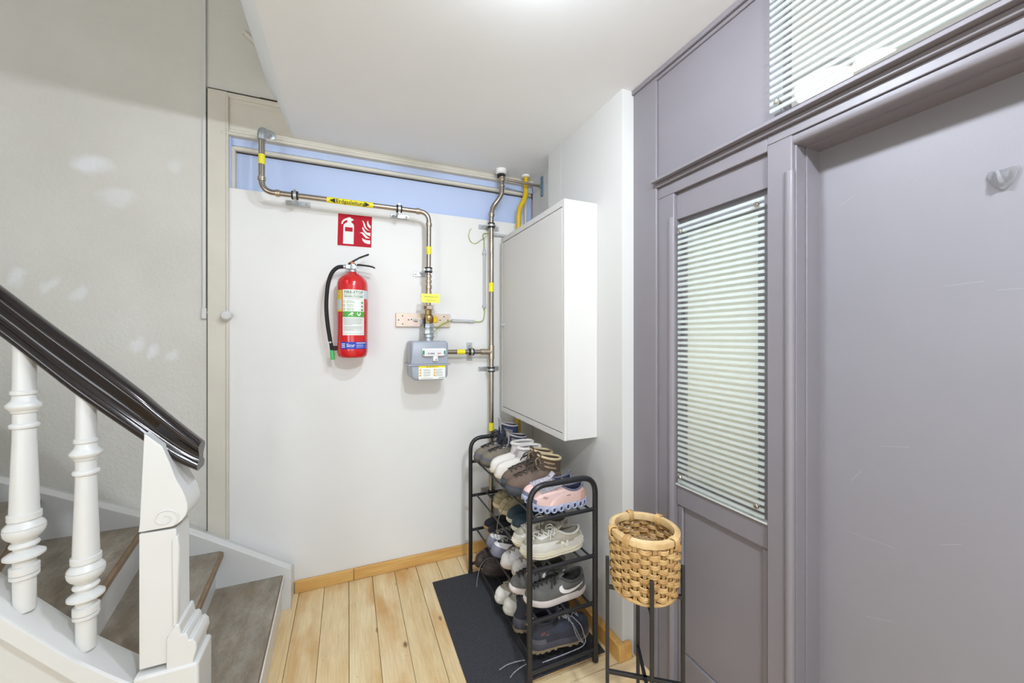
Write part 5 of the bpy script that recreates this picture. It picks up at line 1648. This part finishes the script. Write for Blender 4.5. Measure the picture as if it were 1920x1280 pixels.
c_o = dict(sole=leather('ink_midsole', (70, 70, 80)), outsole=leather('tan_outsole', (142, 126, 100)), upper=leather('ink_textile', (52, 55, 68), .85, .2, 24), lining=leather('ink_lining', (26, 27, 34)), collar=leather('ink_collar', (40, 43, 56)), collar_r=.006, tongue=leather('ink_textile', (52, 55, 68)), laces=leather('speckled_lace', (52, 54, 66), c2=(190, 192, 200), scale=420), tongue_w=.022)
for y, sd, lb, dx in ((1.598, 1, 'navy trail shoe standing heel out beside the putty sneakers', .0), (1.462, -1, 'navy trail shoe with orange marks nearest on the bottom shelf, heel out', .012)):
    s_ = Shoe(sd, L=.288, hw=.048, sole=.034, spring=.012, ankle=(.080, .062, .036, .094, .012, .004), xc=.074, a=.056, b=.040, zc=.128 if sd < 0 else .150, tilt=.006, dip=.006, toe=.050, ins=.072, drop=.016, laces=1, rows=6, u0=.32, u1=.82, tongue=.02)
    b_ = build_shoe('trail_shoe', lb, s_, (.688 + dx, y, Z[0] + .006), 0.0, c_o, [('toe_guard', -1.0, 1.0, 0, toe_curve(.20), .0016, leather('ink_rubber', (44, 46, 58), .5)), ('heel_guard', PI - 1.0, PI + 1.0, .0, .22, .0016, leather('ink_grey', (92, 92, 100), .6))], 'navy trail shoes', lugs='arch')
    for sg in (-1, 1):
        swoosh(s_, leather('orange_mark', (196, 106, 70), .5), b_, 2.0, .40, -.32, .12, sg, .003)
        for k in range(2):
            ob('orange_stripe', s_.band([(sg * (2.12 + .13 * k - .17 * i / 4), .44 + .14 * i / 4) for i in range(5)], [(sg * (2.15 + .13 * k - .17 * i / 4), .44 + .14 * i / 4) for i in range(5)], .003), leather('orange_mark', (196, 106, 70), .5), b_, world=False, smooth=60, fix=False)
    ob('pull_tab', MB().tube(spline([s_.P(PI, .86), s_.collar(PI) + Vector((-.010, 0, -.004)), s_.collar(PI) + Vector((-.006, 0, .012)), s_.collar(PI) + Vector((.004, 0, .004))], 5), .0035, 6), leather('silver_tab', (150, 152, 158), .4), b_, world=False)
    if sd < 0:
        for pts in ([(.17, -.03, .120), (.185, -.052, .085), (.196, -.058, .05), (.215, -.060, .018), (.232, -.058, .004), (.222, -.052, .020), (.205, -.05, .055), (.19, -.04, .09)],
                    [(.20, -.02, .10), (.225, -.046, .075), (.235, -.056, .04), (.242, -.060, .012), (.226, -.062, -.006), (.19, -.064, -.0085), (.12, -.066, -.009), (.03, -.066, -.009)],
                    [(-.010, .02, -.052), (-.04, .028, -.0545), (-.085, .030, -.0545), (-.125, .020, -.0545)],
                    [(-.005, .00, -.052), (-.04, -.004, -.0545), (-.075, -.016, -.0545), (-.098, -.03, -.0545)]):
            ob('loose_lace', MB().tube(spline(pts, 6), .0022, 6), c_o['laces'], b_, world=False)

# ================================================================== PLANT STAND AND BASKET
BX, BY, BR = .886, .984, .103
ps = thing('plant_stand', 'black four legged metal plant stand holding the cane basket', 'stand', (BX, BY, 0))
ANG = [math.radians(a) for a in (150, 239, 318, 58)]
LR = .1165


def sqbar(p, q, w=.0055):
    p, q = Vector(p), Vector(q)
    d = (q - p).normalized()
    u = Vector((0, 0, 1)) if abs(d.z) < .9 else Vector((math.cos(ANG[0]), math.sin(ANG[0]), 0))
    v = d.cross(u).normalized()
    u = v.cross(d)
    return MB().loft([[p + u * w + v * w, p - u * w + v * w, p - u * w - v * w, p + u * w - v * w], [q + u * w + v * w, q - u * w + v * w, q - u * w - v * w, q + u * w - v * w]])


for a in ANG:
    ob('leg', sqbar((BX + LR * math.cos(a), BY + LR * math.sin(a), 0.001), (BX + LR * math.cos(a), BY + LR * math.sin(a), .677)), M_rack, ps, bev=.001)
for i, j, dz in ((0, 2, 0), (1, 3, .0)):
    for z in (.300, .578):
        ob('cross_bar', sqbar((BX + LR * math.cos(ANG[i]), BY + LR * math.sin(ANG[i]), z), (BX + LR * math.cos(ANG[j]), BY + LR * math.sin(ANG[j]), z)), M_rack, ps, bev=.001)

bk = thing('cane_basket', 'round woven cane basket with a bound rim standing in the black plant stand', 'basket', (BX, BY, .585))
NS = 22
rows = 11
zb0, zb1 = .604, .762


def brad(z):
    return .0975 + .006 * (z - zb0) / (zb1 - zb0)


for r_ in range(rows):
    z = zb0 + (zb1 - zb0) * (r_ + .4) / rows
    m_ = MB()
    for k in (-1, 0, 1):
        pts = []
        n = NS * 6
        for i in range(n):
            a = 2 * PI * i / n
            c = math.cos(NS / 2 * a + PI * r_)
            rr = brad(z) + .0072 * math.copysign(abs(c) ** .7, c)
            pts.append((BX + rr * math.cos(a), BY + rr * math.sin(a), z + k * .0044 + .0012 * math.sin(NS / 2 * a + r_ + k)))
        m_.tube(pts, .0030, 6, closed=True)
    ob('weaver', m_, M_cane, bk)
for k in range(NS):
    a = 2 * PI * k / NS
    m_ = MB()
    for d in (-.035, 0, .035):
        m_.tube([(BX + (brad(z)) * math.cos(a + d), BY + brad(z) * math.sin(a + d), z) for z in (.592, .65, .71, .772)], .0022, 6)
    ob('stake', m_, M_cane, bk)
ob('base_ring', MB().tube([(BX + .096 * math.cos(2 * PI * i / 40), BY + .096 * math.sin(2 * PI * i / 40), .592) for i in range(40)], .006, 8, closed=True), M_cane, bk)
ob('base', MB().lathe([(.0, .590), (.095, .590), (.095, .594), (.0, .594)], 32, (BX, BY, 0)), M_cane, bk)
ob('rim_hoop', MB().lathe([(.105, .765), (.1095, .765), (.1105, .773), (.1095, .782), (.106, .783), (.105, .765)], 64, (BX, BY, 0), 'z', False), M_canep, bk)
ob('inner_hoop', MB().lathe([(.0915, .762), (.0955, .760), (.0965, .782), (.0925, .784), (.0905, .776), (.0915, .762)], 64, (BX, BY, 0), 'z', False), M_canep, bk)
tp = MB()
for rr in (.0975, .1005, .1035):
    tp.tube([(BX + rr * math.cos(2 * PI * i / 64), BY + rr * math.sin(2 * PI * i / 64), .781) for i in range(64)], .0022, 6, closed=True)
ob('rim_strand', tp, M_canep, bk)
for ad in (75, 160, 200, 285, 20):
    m_ = MB()
    for k in range(5):
        a = math.radians(ad) + (k - 2) * .036
        q = []
        for i in range(16):
            t = 2 * PI * i / 16
            rr = .1018 + .0135 * math.copysign(abs(math.cos(t)) ** .6, math.cos(t))
            zz = .771 + .0165 * math.copysign(abs(math.sin(t)) ** .6, math.sin(t))
            q.append((BX + rr * math.cos(a), BY + rr * math.sin(a), zz))
        m_.tube(q, .0022, 6, closed=True)
    ob('binding', m_, M_cane, bk)
rc = MB()
for i in range(7):
    rr = .088 - .0125 * i
    n = max(20, int(rr * 700))
    for ph in (0, PI):
        pts = []
        for k in range(n):
            a = 2 * PI * k / n
            tw = a * rr / .0032 * .5
            tw = round(rr / .0032 * .5) * a + ph
            pts.append((BX + (rr + .0028 * math.cos(tw)) * math.cos(a), BY + (rr + .0028 * math.cos(tw)) * math.sin(a), .700 + .0028 * math.sin(tw)))
        rc.tube(pts, .0036, 6, closed=True)
ob('rope_coil', rc, M_rope, bk)
ob('rope_bed', MB().lathe([(.0, .690), (.090, .690), (.090, .697), (.0, .697)], 28, (BX, BY, 0)), M_rope, bk)
